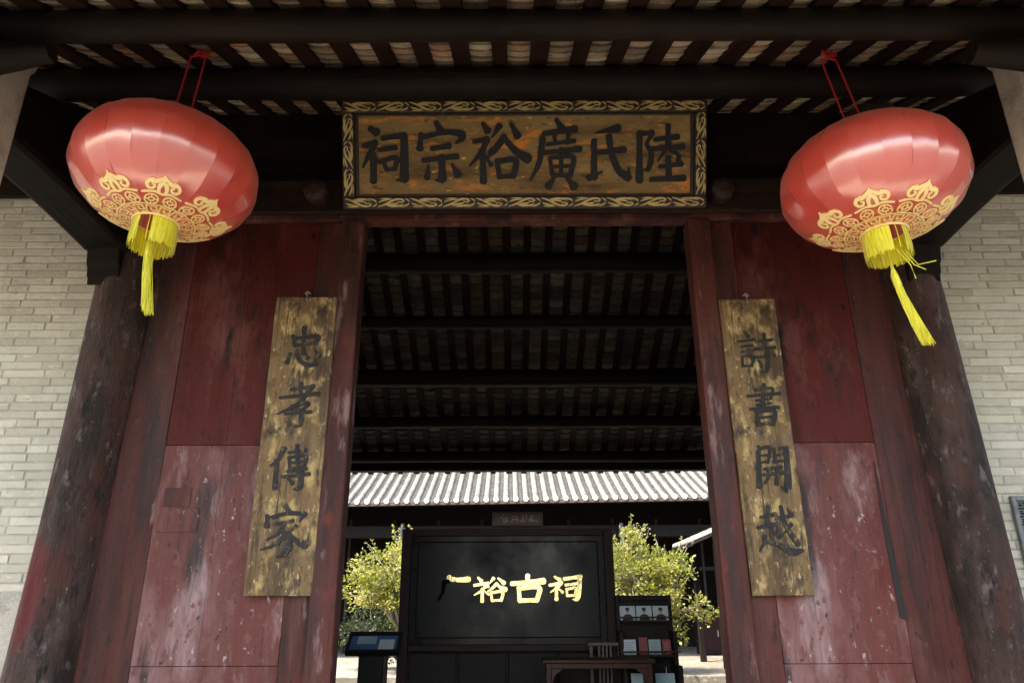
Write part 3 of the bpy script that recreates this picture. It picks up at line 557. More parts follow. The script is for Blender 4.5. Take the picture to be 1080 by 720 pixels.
def couplet(loc, tilt, W, H, key, names, label, roll, skew):
    t = thing('couplet_board', label, 'couplet board', mx=rotm(loc, tilt, 0, roll))
    m = MB(); n = 14; rnd = random.Random(len(names)+int(W*1000)); vs = []
    for i in range(n+1):
        z = H*i/n; wv = rnd.uniform(-.002, .002); ww = W/2
        vs += [(-ww+wv, -.016, z), (ww+wv, -.016, z), (ww+wv, .018, z), (-ww+wv, .018, z)]
    fs = [(0, 1, 2, 3)[::-1], tuple(4*n+i for i in range(4))]
    for i in range(n):
        for k in range(4): fs.append((4*i+k, 4*i+(k+1) % 4, 4*i+4+(k+1) % 4, 4*i+4+k))
    m.add(vs, fs); m.build('board', M['gild'], t, local=True, bevel=.004)
    chars(t, INK[key], M['inkw'], 0, .006, lambda u, w, h: (u, -.016-h, w), names, 1.1)
    m = MB(); m.tube([(0, .012, H-.05), (0, -.018, H-.02), (0, -.02, H+.02), (0, .02, H+.05)], .006, 6); m.tube([(-.02, .0, H+.03), (0, -.01, H+.045), (.02, .0, H+.03)], .005, 6)
    m.build('hook', M['iron'], t, local=True)
    return t
couplet((-1.452, 4.72, 1.59), R(1.4), .425, 1.98, 'left', '忠孝傳家', 'worn gilt couplet board with four black characters on the left partition', R(.35), 0)
couplet((1.665, 4.72, 1.58), R(1.4), .385, 1.96, 'right', '詩書開越', 'worn gilt couplet board with four black characters on the right partition', R(-.5), 0)

# ------------------------------------------------------------------ lanterns
def lantern(px, py, pz, label, tilt, swing, spin, seed):
    rnd = random.Random(seed); a, b = .487, .325; G = 22
    t = thing('lantern', label, 'lantern', mx=Matrix.Translation((px, py, pz)) @ Matrix.Rotation(tilt[0], 4, 'X') @ Matrix.Rotation(tilt[1], 4, 'Y') @ Matrix.Rotation(spin, 4, 'Z'))
    def surf(phi, th, off=0.0):
        # polygonal section with slightly slack gores; th from the bottom pole
        g = 2*math.pi/G; dl = (phi % g)-g/2
        k = math.cos(g/2)/math.cos(dl); k = 1-(1-k)*.55-.002*(1-(2*dl/g)**2)
        rr = a*math.sin(th)**.92*k+off*math.sin(th); z = -b*(1 if math.cos(th) > 0 else -1)*abs(math.cos(th))**.93-off*math.cos(th)
        return (rr*math.cos(phi), rr*math.sin(phi), z)
    T0, T1 = math.asin(.115/a), math.pi-math.asin(.12/a)
    m = MB(); NV = 44; NS = 5
    for gi in range(G):
        vs = []; fs = []; ph0 = 2*math.pi*gi/G
        w1, w2, w3 = rnd.uniform(0, 6), rnd.uniform(0, 6), rnd.uniform(.0012, .0034)
        for i in range(NV+1):
            th = T0+(T1-T0)*i/NV
            for j in range(NS+1):
                p = Vector(surf(ph0+2*math.pi/G*(j/NS*.9998+.0001), th))
                edge = abs(2*j/NS-1)
                wr = w3*edge**2*math.sin(th*95+w1)+.0012*math.sin(th*9+w2)*(1-edge**2)
                p *= 1+wr/.5
                vs.append(p)
        for i in range(NV):
            for j in range(NS):
                q = i*(NS+1)+j; fs.append((q, q+1, q+NS+2, q+NS+1))
        m.add(vs, fs)
    m.build('shade', M['lantern'], t, smooth=True, local=True)
    # printed pattern round the lower mouth
    mo = MB(); md = MB(); cnt = [0]
    def fm(u, w, h):
        u, w = u*.95, w*.95
        rho = math.hypot(u, w); ph = math.atan2(w, u); th = math.asin(min(.98, rho/a)**(1/.92))
        return surf(ph, th, .0015+h)
    def pol(r, ang): return (r*math.cos(ang), r*math.sin(ang))
    def rb(pts, frame=None, per=5, tgt=mo):
        cnt[0] += 1
        if frame: 
            r0, a0 = frame
            pts = [pol(r0+q, a0+s/(r0+q))+(w,) for s, q, w in pts]
        ribbon(tgt, pts, fm, 0, .0012+.00002*cnt[0], per=per)
    def ring(r, w, tgt=mo, n=96):
        cnt[0] += 1; vs = []
        for k in range(n):
            for q in (r-w/2, r+w/2): vs.append(fm(*pol(q, 2*math.pi*k/n), .0012+.00002*cnt[0]))
        tgt.add(vs, [(2*k, 2*k+1, (2*k+3) % (2*n), (2*k+2) % (2*n)) for k in range(n)])
    ring(.128, .010); ring(.205, .010)
    nm = 16
    for k in range(nm):                      # key meander
        a0 = 2*math.pi*k/nm; c = 2*math.pi*.167/nm
        for p, q in (((-.45*c, -.026), (-.45*c, .026)), ((-.45*c, .026), (.34*c, .026)), ((.34*c, .026), (.34*c, -.010)), ((.34*c, -.010), (-.1*c, -.010)), ((-.1*c, -.010), (-.1*c, .010)), ((.0*c, -.026), (.5*c, -.026))):
            rb([p+(.0085,), q+(.0085,)], (.167, a0), per=3)
    ring(.218, .004, md)
    for k in range(8):
        a0 = 2*math.pi*(k+.25)/8
        for s in (-1, 1):                    # coin pair
            cx = s*.047
            pts = [(cx+.034*math.cos(x), .245-.205+.034*math.sin(x), .007) for x in [i*math.pi/8 for i in range(17)]]
            rb(pts, (.205, a0), per=2)
            for q in ((-.016, -.016, .016, -.016), (.016, -.016, .016, .016), (.016, .016, -.016, .016), (-.016, .016, -.016, -.016)):
                rb([(cx+q[0]*.75, .04+q[1]*.75, .006), (cx+q[2]*.75, .04+q[3]*.75, .006)], (.205, a0), per=2)
            for q in ((-.030, 0, -.014, 0), (.014, 0, .030, 0), (0, .014, 0, .030), (0, -.030, 0, -.014)):
                rb([(cx+q[0], .04+q[1], .007), (cx+q[2], .04+q[3], .007)], (.205, a0), per=2)
        rb([(-.100, .082, .010), (-.045, .093, .012), (0, .084, .012), (.045, .093, .012), (.100, .082, .010)], (.205, a0))
        for s in (-1, 1):                    # cloud head scrolls
            rb([(0, .180, .010), (s*.020, .162, .018), (s*.044, .150, .022), (s*.070, .152, .019), (s*.083, .132, .017), (s*.068, .110, .014), (s*.047, .112, .012), (s*.042, .128, .011), (s*.055, .134, .008)], (.205, a0))
            rb([(s*.016, .088, .016), (s*.020, .112, .018), (s*.014, .138, .022), (0, .150, .016)], (.205, a0))
            rb([(s*.050, .165, .004), (s*.064, .158, .009), (s*.080, .150, .004)], (.205, a0))
        rb([(-.006, .150, .012), (0, .168, .022), (0, .190, .004)], (.205, a0))
    mo_o = mo.build('gold_print', M['motif'], t, local=True)
    md.build('red_print_ring', M['motif_d'], t, local=True)
    # neck ring and inner ring
    m = MB(); zb0 = -b*math.cos(T0); n = 32
    m.tube([(.118*math.cos(2*math.pi*k/n), .118*math.sin(2*math.pi*k/n), zb0-.004) for k in range(n+1)], .008, 8); m.build('neck_ring', M['motif'], t, smooth=True, local=True)
    zt0 = b*.94
    m = MB(); m.tube([(0, 0, zt0-.02), (0, 0, zt0+.015), (0, 0, zt0+.03)], [.125, .12, .02], 20); m.build('top_cap', M['motif'], t, smooth=True, local=True)
    # short fringe skirt: many thin strips round the ring, one gap towards the front
    m = MB(); ns = 260; gap0, gap1 = 4.45-spin, 5.05-spin
    for k in range(ns):
        ph = 2*math.pi*k/ns
        d = (ph-gap0) % (2*math.pi)
        if d < (gap1-gap0) and rnd.random() < .9: continue
        r0 = .112; r1 = .114+rnd.uniform(-.004, .005); Lf = .150+rnd.uniform(-.013, .010)+(.02 if rnd.random() < .04 else 0); hw = .0021
        tx, ty = -math.sin(ph), math.cos(ph); tw = rnd.uniform(-.12, .12)
        P = []
        for i in range(4):
            q = i/3; rr = r0+(r1-r0)*q+.004*math.sin(q*3.1); cx = rr*math.cos(ph+tw*q*.05); cy = rr*math.sin(ph+tw*q*.05); z = zb0-.006-Lf*q
            P += [(cx-tx*hw, cy-ty*hw, z), (cx+tx*hw, cy+ty*hw, z)]
        m.add(P, [(2*i, 2*i+1, 2*i+3, 2*i+2) for i in range(3)])
    m.build('fringe_skirt', M['fringe'], t, local=True)
    # long tassel
    m = MB(); z0 = zb0-.10; sx, sy = swing[:2]; LL = swing[2]; top = Vector((swing[3], 0, z0-swing[4]))
    inv = Matrix.Rotation(-spin, 3, 'Z')
    def sw(q, ox, oy):
        v = Vector((top.x+sx*q*q*.5+sx*q*.5+ox, sy*q+oy, top.z-LL*q)); return inv @ v
    for k in range(120):
        an = rnd.uniform(0, 6.28); rr = .014*math.sqrt(rnd.random()); fl = 1+rnd.uniform(0, .5); Lq = rnd.uniform(.9, 1.02)
        pts = [sw(q*Lq, rr*math.cos(an)*(1+fl*q*.9)+.004*math.sin(q*5+k), rr*math.sin(an)*(1+fl*q*.9)) for q in (0, .25, .5, .75, 1)]
        m.tube(pts, [.0020, .0018, .0017, .0016, .0012], 3, caps=False)
    m.tube([sw(0, 0, 0)+Vector((0, 0, .05)), sw(.02, 0, 0), sw(.16, 0, 0), sw(.2, 0, 0)], [.004, .019, .02, .016], 10)
    m.build('tassel', M['fringe'], t, local=True)
    m = MB(); m.tube([(0, 0, zb0+.01), tuple(sw(0, 0, 0)+Vector((0, 0, .04)))], .0028, 5)
    if swing[4] > .04:
        for q in range(3):
            x0 = .02+.02*q; m.tube([tuple(inv @ Vector((x0, -.05, zb0-.13))), tuple(inv @ Vector((x0+.05, -.05, zb0-.22))), tuple(inv @ Vector((x0+.06+.045*q, -.05, zb0-.30+.05*q)))], .003, 4)
    m.build('tassel_string', M['fringe'], t, local=True)
    # hanging cords with a knot at the rafters
    m = MB(); zt = b+.0; kx, ky, kz = swing[5]
    for s in (-1, 1):
        m.tube([inv @ Vector((s*.05, 0, zt-.02)), inv @ Vector((s*.045+kx*.9, ky*.9, kz-.03))], .0055, 6)
    m.tube([inv @ Vector((kx-.05, ky, kz-.03)), inv @ Vector((kx, ky-.005, kz-.02)), inv @ Vector((kx+.05, ky, kz-.03))], .007, 6)
    for q in range(7):
        o = Vector((kx+rnd.uniform(-.01, .05), ky+rnd.uniform(-.02, .01), kz+rnd.uniform(-.02, .03)))
        m.tube([inv @ (o+Vector((rnd.uniform(-.03, .03), 0, rnd.uniform(-.02, .03)))), inv @ o, inv @ (o+Vector((rnd.uniform(-.03, .03), 0, rnd.uniform(-.03, .03))))], .008, 6)
    m.tube([inv @ Vector((kx+.02, ky+.02, kz)), inv @ Vector((kx+.02, ky+.03, kz+.10))], .006, 6)
    m.build('hanging_cord', M['cord'], t, local=True)
    return t
lantern(-1.94, 3.5, 3.825, 'large red satin lantern hanging on the left, its yellow tassel straight', (R(-1), R(1.5)), (.075, 0, .42, -.012, .02, (.03, .0, .86)), 1.1, 11)
lantern(2.02, 3.5, 3.745, 'large red satin lantern hanging on the right, its yellow tassel blown sideways', (R(-1), R(-1.5)), (.09, 0, .40, .0, .15, (-.09, .0, .90)), 2.35, 12)
# ------------------------------------------------------------------ inside the hall: screen, rack, lectern, desk, chair
t = thing('spirit_screen', 'tall black lacquer screen with gold characters and dark red frame', 'screen', (-.06, 9.65, 0))
fr = MB()
fr.box(-1.425, -1.30, 9.58, 9.72, .0, 2.44); fr.box(1.165, 1.285, 9.58, 9.72, .0, 2.44)
fr.box(-1.298, 1.163, 9.585, 9.715, 2.35, 2.44); fr.box(-1.298, 1.163, 9.585, 9.715, .98, 1.06); fr.box(-1.298, 1.163, 9.585, 9.715, .0, .12)
fr.build('screen_frame', M['frame_r'], t, bevel=.01)
MB().box(-1.297, 1.162, 9.615, 9.68, 1.061, 2.349).build('lacquer_panel', M['screen'], t)
sub = MB(); sub.box(-1.22, 1.09, 9.604, 9.614, 2.27, 2.285); sub.box(-1.22, 1.09, 9.604, 9.614, 1.13, 1.145); sub.box(-1.22, -1.205, 9.604, 9.614, 1.146, 2.269); sub.box(1.075, 1.09, 9.604, 9.614, 1.146, 2.269)
sub.build('inner_moulding', M['dark'], t)
MB().box(-1.297, 1.162, 9.685, 9.71, .121, .979).build('back_board', M['rack'], t)
lowp = MB()
for i in range(4): lowp.box(-1.28+i*.61, -1.28+i*.61+.58, 9.63, 9.68, .14, .96)
lowp.build('lower_panel', M['rack'], t, bevel=.01)
for ch, nm in zip(INK['screen'], '广裕古祠'):
    for part in ([0, 1], [2]) if nm == '广' else (list(range(len(ch))),):
        if nm == '广' and part == [0, 1]: ch = [[(-812, 1846, 78), (-778, 1826, 66), (-690, 1815, 62), (-559, 1821, 78)], [(-884, 1790, 40), (-815, 1800, 52)], ch[2]]
        part = [0] if part == [0, 1] else ([1, 2] if part == [2] and nm == '广' else part)
        mb = MB()
        for i in part: ribbon(mb, [(a/1000, b/1000, c/1000) for a, b, c in ch[i]], lambda u, w, h: (u, 9.613-h-.006, w), 0, .018+.0006*i, rough=.03)
        o = mb.build('gold_character', M['gold_m'] if not (nm == '广' and part == [1, 2]) else M['shadegilt'], t, bevel=.004)
        o['label'] = 'character '+nm if part != [1, 2] else 'falling stroke with dark shade painted in, of the character '+nm

# display rack with cards
t = thing('display_rack', 'dark wooden display rack with three stepped shelves beside the screen', 'rack', (1.6, 9.3, 0))
X0r, X1r = 1.25, 1.93
m = MB()
for x in (X0r, X1r-.05):
    m.box(x, x+.05, 9.36, 9.44, 0, 1.625); m.box(x+.001, x+.049, 9.16, 9.359, 0, 1.22); m.box(x+.002, x+.048, 8.96, 9.159, 0, .86)
m.build('side_post', M['rack'], t, bevel=.005)
MB().box(X0r+.051, X1r-.051, 9.41, 9.435, 0.02, 1.62).build('back_panel', M['rack'], t)
for z, y0, y1 in ((1.335, 9.26, 9.408), (.965, 9.08, 9.408), (.60, 8.96, 9.408)):
    MB().box(X0r+.052, X1r-.052, y0, y1, z-.02, z).build('shelf', M['rack'], t)
    MB().box(X0r-.01, X1r+.01, y0-.024, y0-.002, z+.028, z+.046).build('shelf_rail', M['redwood'], t)
MB().box(X0r+.052, X1r-.052, 9.36, 9.408, 1.56, 1.62).build('top_rail', M['rack'], t, bevel=.004)
def card(name, label, cat, x, y, z, w, h, m, motif=None, group=None):
    t = thing(name, label, cat, mx=Matrix.Translation((x, y, z)) @ Matrix.Rotation(R(-9), 4, 'X'), group=group)
    MB().box(-w/2, w/2, 0, .008, 0.001, h).build('card_sheet', M[m], t, local=True)
    if motif == 'portrait':
        q = MB(); n = 14
        q.add([(.0+.022*math.cos(2*math.pi*k/n), -.003, h*.66+.028*math.sin(2*math.pi*k/n)) for k in range(n)]+[(.0+.022*math.cos(2*math.pi*k/n), -.0003, h*.66+.028*math.sin(2*math.pi*k/n)) for k in range(n)],
              [tuple(range(n))]+[(k, (k+1) % n, n+(k+1) % n, n+k) for k in range(n)])
        q.build('printed_face', M['cards'], t, local=True)
        q = MB(); pts = [(-.062, .002), (.062, .002), (.05, h*.32), (.016, h*.44), (-.016, h*.44), (-.05, h*.32)]
        q.add([(a, -.0025, b) for a, b in pts]+[(a, -.0003, b) for a, b in pts], [tuple(range(6))]+[(k, (k+1) % 6, 6+(k+1) % 6, 6+k) for k in range(6)])
        pts = [(-.026, h*.68), (.026, h*.68), (.024, h*.84), (0, h*.90), (-.024, h*.84)]
        q.add([(a, -.0045, b) for a, b in pts]+[(a, -.0032, b) for a, b in pts], [tuple(range(5))]+[(k, (k+1) % 5, 5+(k+1) % 5, 5+k) for k in range(5)])
        q.build('printed_dark_coat', M['cardd'], t, local=True)
    elif motif == 'lines':
        q = MB()
        for i in range(4): q.box(-w*.34, w*(.34-.1*(i % 2)), -.0015, -.0003, h*(.75-.14*i), h*(.75-.14*i)+.007)
        q.box(-w*.1, w*.2, -.0016, -.0003, h*.08, h*.22)
        q.build('printed_block', M['cards'], t, local=True)
    elif motif == 'band':
        MB().box(-w*.48, w*.48, -.0015, -.0003, h*.06, h*.22).build('printed_block', M['cardd'], t, local=True)
        MB().tube([(w*.1, .004, h), (w*.1, .004, h+.07)], .004, 5).build('marker_stick', M['paper'], t, local=True)
    return t
for x, d in ((1.385, 'left of three'), (1.585, 'middle of three'), (1.785, 'right of three')):
    card('portrait_card', 'pale card printed with a dark portrait, %s on top shelf of rack' % d, 'card', x, 9.31, 1.336, .185, .165, 'card', 'portrait', 'portrait cards on the top shelf')
card('booklet', 'pale booklet at left end of the middle rack shelf', 'booklet', 1.365, 9.15, .966, .15, .165, 'card', 'lines', 'booklets on the middle shelf')
card('booklet', 'dull red booklet between pale ones on middle rack shelf', 'booklet', 1.525, 9.14, .966, .10, .19, 'cardr', None, 'booklets on the middle shelf')
card('booklet', 'pale booklet right of the first red one on middle shelf', 'booklet', 1.66, 9.15, .966, .14, .165, 'cardb', 'lines', 'booklets on the middle shelf')
card('booklet', 'dull red booklet at right end of the middle shelf', 'booklet', 1.80, 9.15, .966, .10, .165, 'cardr', 'lines', 'booklets on the middle shelf')
card('leaflet', 'teal leaflet with a thin stick, left on bottom rack shelf', 'leaflet', 1.45, 9.06, .601, .20, .175, 'cardb', 'band', 'leaflets on the bottom shelf')
card('leaflet', 'teal leaflet with a thin stick, right on bottom rack shelf', 'leaflet', 1.74, 9.06, .601, .22, .175, 'cardb', 'band', 'leaflets on the bottom shelf')

# lectern with a sloping tray
t = thing('reading_lectern', 'black lectern with a sloping display tray, blue sky reflection painted in, left of the screen', 'lectern', (-1.62, 9.1, 0))
lm = Matrix.Translation((-1.625, 9.02, 1.04)) @ Matrix.Rotation(R(38), 4, 'X')
def lb(name, boxes, m, par=t, bv=0):
    q = MB()
    for x in boxes: q.box(*x, mx=lm)
    return q.build(name, M[m], par, bevel=bv)
tr = lb('tray_frame', [(-.31, .31, -.06, -.025, -.04, .03), (-.31, .31, .235, .27, -.04, .03), (-.31, -.275, -.0245, .2345, -.04, .03), (.275, .31, -.0245, .2345, -.04, .03)], 'lect', t, .004)
lb('display_bed', [(-.2745, .2745, -.0245, .2345, -.035, -.005)], 'lectbed')
tag(lb('paper_sheet', [(-.20, .02, .10, .225, -.0045, -.002)], 'cardb'), 'grey green sheet'); tag(lb('paper_sheet', [(.06, .235, -.015, .17, -.0045, -.002)], 'paper'), 'white printed sheet')
m = MB(); m.box(-1.78, -1.50, 9.02, 9.17, 0.03, 1.04); m.build('post', M['lect'], t, bevel=.006)
MB().box(-1.497, -1.46, 9.04, 9.15, 0.03, 1.03).build('side_batten', M['lectwood'], t, bevel=.004)
MB().box(-1.86, -1.40, 8.92, 9.27, 0.002, .045).build('foot', M['lect'], t, bevel=.006)

# desk
t = thing('desk', 'reddish brown wooden desk in front of the screen and rack', 'desk', (.94, 8.85, 0))
MB().box(.32, 1.56, 8.62, 9.02, .915, .95).build('desk_top', M['redwood'], t, bevel=.008)
for x in (.36, 1.47):
    for y in (8.65, 8.93): MB().box(x, x+.055, y, y+.055, .002, .913).build('leg', M['redwood'], t, bevel=.005)
m = MB(); m.box(.416, 1.469, 8.662, 8.684, .86, .913)
for s, x in ((1, .416), (-1, 1.469)):
    pts = [(0, .858), (.13, .858), (.10, .83), (.05, .80), (.02, .74), (0, .70)]
    vs = [(x+s*a, y, z) for y in (8.664, 8.682) for a, z in pts]; m.add(vs, [tuple(range(6)), tuple(range(6, 12))[::-1]]+[(i, (i+1) % 6, 6+(i+1) % 6, 6+i) for i in range(6)])
m.build('apron', M['redwood'], t, bevel=.003)
# chair behind it
t = thing('chair', 'grey brown wooden chair with slatted back behind the desk', 'chair', (1.095, 9.22, 0))
MB().box(.90, 1.29, 9.06, 9.30, .46, .495).build('seat', M['chair'], t, bevel=.008)
for x in (.905, 1.245):
    MB().box(x, x+.04, 9.302, 9.342, .002, 1.05).build('back_post', M['chair'], t, bevel=.005)
    MB().box(x, x+.04, 9.07, 9.11, .002, .458).build('leg', M['chair'], t, bevel=.005)
MB().box(.885, 1.305, 9.30, 9.345, 1.052, 1.092).build('top_rail', M['chair'], t, bevel=.012)
MB().box(.946, 1.244, 9.305, 9.335, .62, .65).build('back_rail', M['chair'], t, bevel=.004)
for x in (1.01, 1.055, 1.10, 1.145): MB().box(x, x+.024, 9.312, 9.330, .652, 1.05).build('back_slat', M['chair'], t, bevel=.003)

# ------------------------------------------------------------------ rear hall
t = thing('rear_hall', 'rear ancestral hall across the courtyard with sunlit ribbed tile roof', 'building', (0, 20, .35))
E0, EZ, SL, PT = 17.2, 3.785, .42, .2335
xr = [-3.66+PT*k for k in range(-14, 48)]
Rm = Matrix.Translation((0, E0, EZ)) @ Matrix.Rotation(R(-.72), 4, 'Y') @ Matrix.Translation((0, -E0, -EZ))
ro_ = MB(); tr_ = MB(); endl = []; rnd = random.Random(5)
def rz(d): return EZ+SL*(d-E0)+.012*(d-E0)**2
for x in xr:
    d = E0; i = 0
    jx = rnd.uniform(-.006, .006)
    while d < 22.4:
        L = .21; d2 = d+L; r0 = .066+rnd.uniform(-.003, .004); r1 = .058
        vs = []; n = 7
        for dd, r in ((d, r0), (d2+.01, r1)):
            for k in range(n):
                an = math.pi*k/(n-1); vs.append(Rm @ Vector((x+jx+r*math.cos(an), dd, rz(dd)+.02+r*math.sin(an)*.95)))
        c = None
        v = rnd.uniform(.08, .19); c = (v, v*.965, v*.89)
        ro_.add(vs, [(k, k+1, n+k+1, n+k) for k in range(n-1)]+[tuple(range(n))], c); d = d2
    # white round eave end
    n = 10; vs = [Rm @ Vector((x+jx+.062*math.cos(2*math.pi*k/n), E0-.02+yy, rz(E0)+.035+.062*math.sin(2*math.pi*k/n))) for yy in (-.015, .02) for k in range(n)]
    endl.append((vs, [tuple(range(n)), tuple(range(n, 2*n))[::-1]]+[(k, (k+1) % n, n+(k+1) % n, n+k) for k in range(n)], x))
    d = E0
    while d < 22.4:                           # trough tiles between the rolls
        L = .10; vs = []
        for dd, o in ((d-.005, .014), (d+L, 0)):
            for k in range(5):
                q = -1+k*.5; vs.append(Rm @ Vector((x+PT/2+q*.085, dd, rz(dd)-.02+.03*q*q+o)))
        tr_.add(vs, [(k, k+1, k+6, k+5) for k in range(4)]+[tuple(range(5))]); d += L
rf = ro_.build('roof', M['roofw'], t, smooth=True)
tr_.build('trough_tiles', M['trough'], rf, smooth=False)
for vs, fs, x in endl:
    if -5 < x < 5.8: MB().add(vs, fs).build('eave_end_tile', M['eavew'], rf)
m = MB()
for z0, z1, y0, y1 in ((-.065, -.012, E0-.005, E0+.06),): m.box(-7, 7.5, y0, y1, EZ+z0, EZ+z1, mx=Rm)
m.build('eave_fascia', M['fascia'], rf)
m = MB(); m.add([Rm @ Vector(q) for q in ((-7, E0+.06, EZ-.03), (7.5, E0+.06, EZ-.03), (7.5, 22.4, rz(22.4)-.12), (-7, 22.4, rz(22.4)-.12), (-7, E0+.06, EZ-.09), (7.5, E0+.06, EZ-.09), (7.5, 22.4, rz(22.4)-.2), (-7, 22.4, rz(22.4)-.2))],
                [(0, 1, 2, 3), (4, 7, 6, 5), (0, 4, 5, 1), (1, 5, 6, 2), (2, 6, 7, 3), (3, 7, 4, 0)]); m.build('roof_boarding', M['dark'], rf)
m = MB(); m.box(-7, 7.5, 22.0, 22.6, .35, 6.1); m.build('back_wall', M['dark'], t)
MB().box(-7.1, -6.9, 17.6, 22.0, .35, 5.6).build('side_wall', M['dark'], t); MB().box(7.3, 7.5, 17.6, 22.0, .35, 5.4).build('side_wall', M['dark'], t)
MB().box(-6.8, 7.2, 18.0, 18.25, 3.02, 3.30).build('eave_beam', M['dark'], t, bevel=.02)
for x in (-2.62, 2.66):
    MB().tube([(x, 18.12, .36), (x, 18.12, 3.01)], .16, 16).build('front_column', M['dark'], t, smooth=True)
    m = MB()                                   # carved grey stone bracket on the column head
    for i, (dz, hw) in enumerate(((0, .05), (.09, .085), (.17, .05), (.27, .095), (.36, .06), (.46, .08), (.55, .045), (.64, .055), (.71, .03))):
        m.tube([(x-.04, 17.86-.02*(i % 2), 3.32-dz), (x-.04, 17.86-.02*(i % 2), 3.27-dz)], [hw, hw*.8], 8)
    m.tube([(x-.04, 17.87, 3.34), (x-.04, 17.88, 2.55)], .035, 8); m.box(x-.08, x, 17.87, 18.0, 3.20, 3.28)
    m.build('carved_bracket', M['vent'], t, bevel=.008)
m = MB()
for i in range(12):
    xa = -6.6+i*1.15
    m.box(xa, xa+.06, 19.5, 19.6, .36, 3.6); m.box(xa+.061, xa+1.149, 19.52, 19.58, 3.3, 3.4); m.box(xa+.061, xa+1.149, 19.52, 19.58, 2.3, 2.38)
m.build('door_frame', M['rack'], t)
p = thing('hall_plaque', 'small dark plaque with dim gilt marks under the rear hall eave', 'plaque', (.1, 17.95, 3.3))
MB().box(-.47, .70, 17.93, 17.975, 3.31, 3.585).build('plaque_board', M['plaq2'], p, bevel=.01)
m = MB(); 
for a, b, c, d in ((-.50, .73, 3.585, 3.61), (-.50, .73, 3.285, 3.309), (-.50, -.472, 3.31, 3.584), (.702, .73, 3.31, 3.584)): m.box(a, b, 17.92, 17.978, c, d)
m.build('plaque_frame', M['plaq2'], p, bevel=.004)
for cx in (-.22, .04, .26, .48):
    m = MB()
    for q in range(5):
        xx, zz = cx+rnd.uniform(-.07, .07), 3.445+rnd.uniform(-.07, .07); an = rnd.choice((0, 0, 1.57, .8))
        ribbon(m, [(xx-.05*math.cos(an), zz-.05*math.sin(an), .02), (xx+.05*math.cos(an), zz+.05*math.sin(an), .026)], lambda u, w, h: (u, 17.928-h, w), 0, .003+.0004*q)
    m.build('gilt_mark', M['dimgilt'], p)

# side corridor on the right with its own little eave
t = thing('side_corridor', 'low shaded side building right of the courtyard with a short sunlit eave', 'building', (5, 14.5, .35))
MB().box(4.62, 4.8, 12.6, 17.0, .3505, 3.1).build('wall', M['dark'], t)
rolls = []; tm = MB()
for k in range(9):
    y = 14.475+k*.235; m = MB()
    for i in range(8):
        x = 3.50+i*.2; n = 7; vs = []
        for xx, r in ((x, .062), (x+.21, .055)):
            for q in range(n):
                an = math.pi*q/(n-1); vs.append((xx, y+r*math.cos(an), 2.66+.40*(xx-3.5)+r*math.sin(an)))
        m.add(vs, [(q, q+1, n+q+1, n+q) for q in range(n-1)]+[tuple(range(n))], (.20, .192, .175))
    rolls.append(m)
    tm.add([(3.5, y+.05, 2.64), (3.5, y+.19, 2.64), (5.1, y+.19, 3.28), (5.1, y+.05, 3.28)], [(0, 1, 2, 3)])
rf = tm.build('roof', M['trough'], t)
for m in rolls: m.build('tile_roll', M['roofw'], rf, smooth=True)
m = MB(); m.add([(3.47, 14.44, 2.575), (3.47, 14.51, 2.575), (5.1, 14.51, 3.227), (5.1, 14.44, 3.227), (3.47, 14.44, 2.64), (3.47, 14.51, 2.64), (5.1, 14.51, 3.292), (5.1, 14.44, 3.292)], [(0, 3, 2, 1), (4, 5, 6, 7), (0, 1, 5, 4), (1, 2, 6, 5), (2, 3, 7, 6), (3, 0, 4, 7)])
m.build('verge', M['fascia'], rf, bevel=.01)
m = MB(); m.add([(3.5, 14.512, 2.56), (5.1, 14.512, 3.20), (5.1, 16.7, 3.20), (3.5, 16.7, 2.56), (3.5, 14.512, 2.61), (5.1, 14.512, 3.25), (5.1, 16.7, 3.25), (3.5, 16.7, 2.61)], [(0, 3, 2, 1), (4, 5, 6, 7), (0, 1, 5, 4), (1, 2, 6, 5), (2, 3, 7, 6), (3, 0, 4, 7)]); m.build('roof_boarding', M['dark'], rf)
for y in (14.7, 16.5): MB().box(3.95, 4.07, y, y+.12, .352, 2.6).build('post', M['dark'], t, bevel=.01)
lp = thing('globe_lamp', 'small white globe lamp fixed under the right side eave', 'lamp', (4.02, 14.62, 2.33))
m = MB(); m.tube([(4.02, 14.62, 2.245), (4.02, 14.62, 2.26), (4.02, 14.62, 2.30), (4.02, 14.62, 2.34), (4.02, 14.62, 2.38), (4.02, 14.62, 2.41), (4.02, 14.62, 2.425)], [.02, .05, .08, .088, .08, .05, .03], 16); m.build('globe', M['lampw'], lp, smooth=True)
MB().box(3.99, 4.05, 14.60, 14.69, 2.426, 2.47).build('bracket', M['iron'], lp)
b = thing('storage_box', 'dull red upright box deep in the shade beyond the right tree', 'box', (4.7, 18.7, .35))
MB().box(4.42, 4.98, 18.5, 18.9, .37, 1.30).build('body', M['redbox'], b, bevel=.02)
MB().box(4.46, 4.94, 18.485, 18.498, .45, 1.22).build('door', M['redbox'], b, bevel=.004)
MB().box(4.86, 4.88, 18.465, 18.484, .75, .9).build('handle', M['iron'], b)

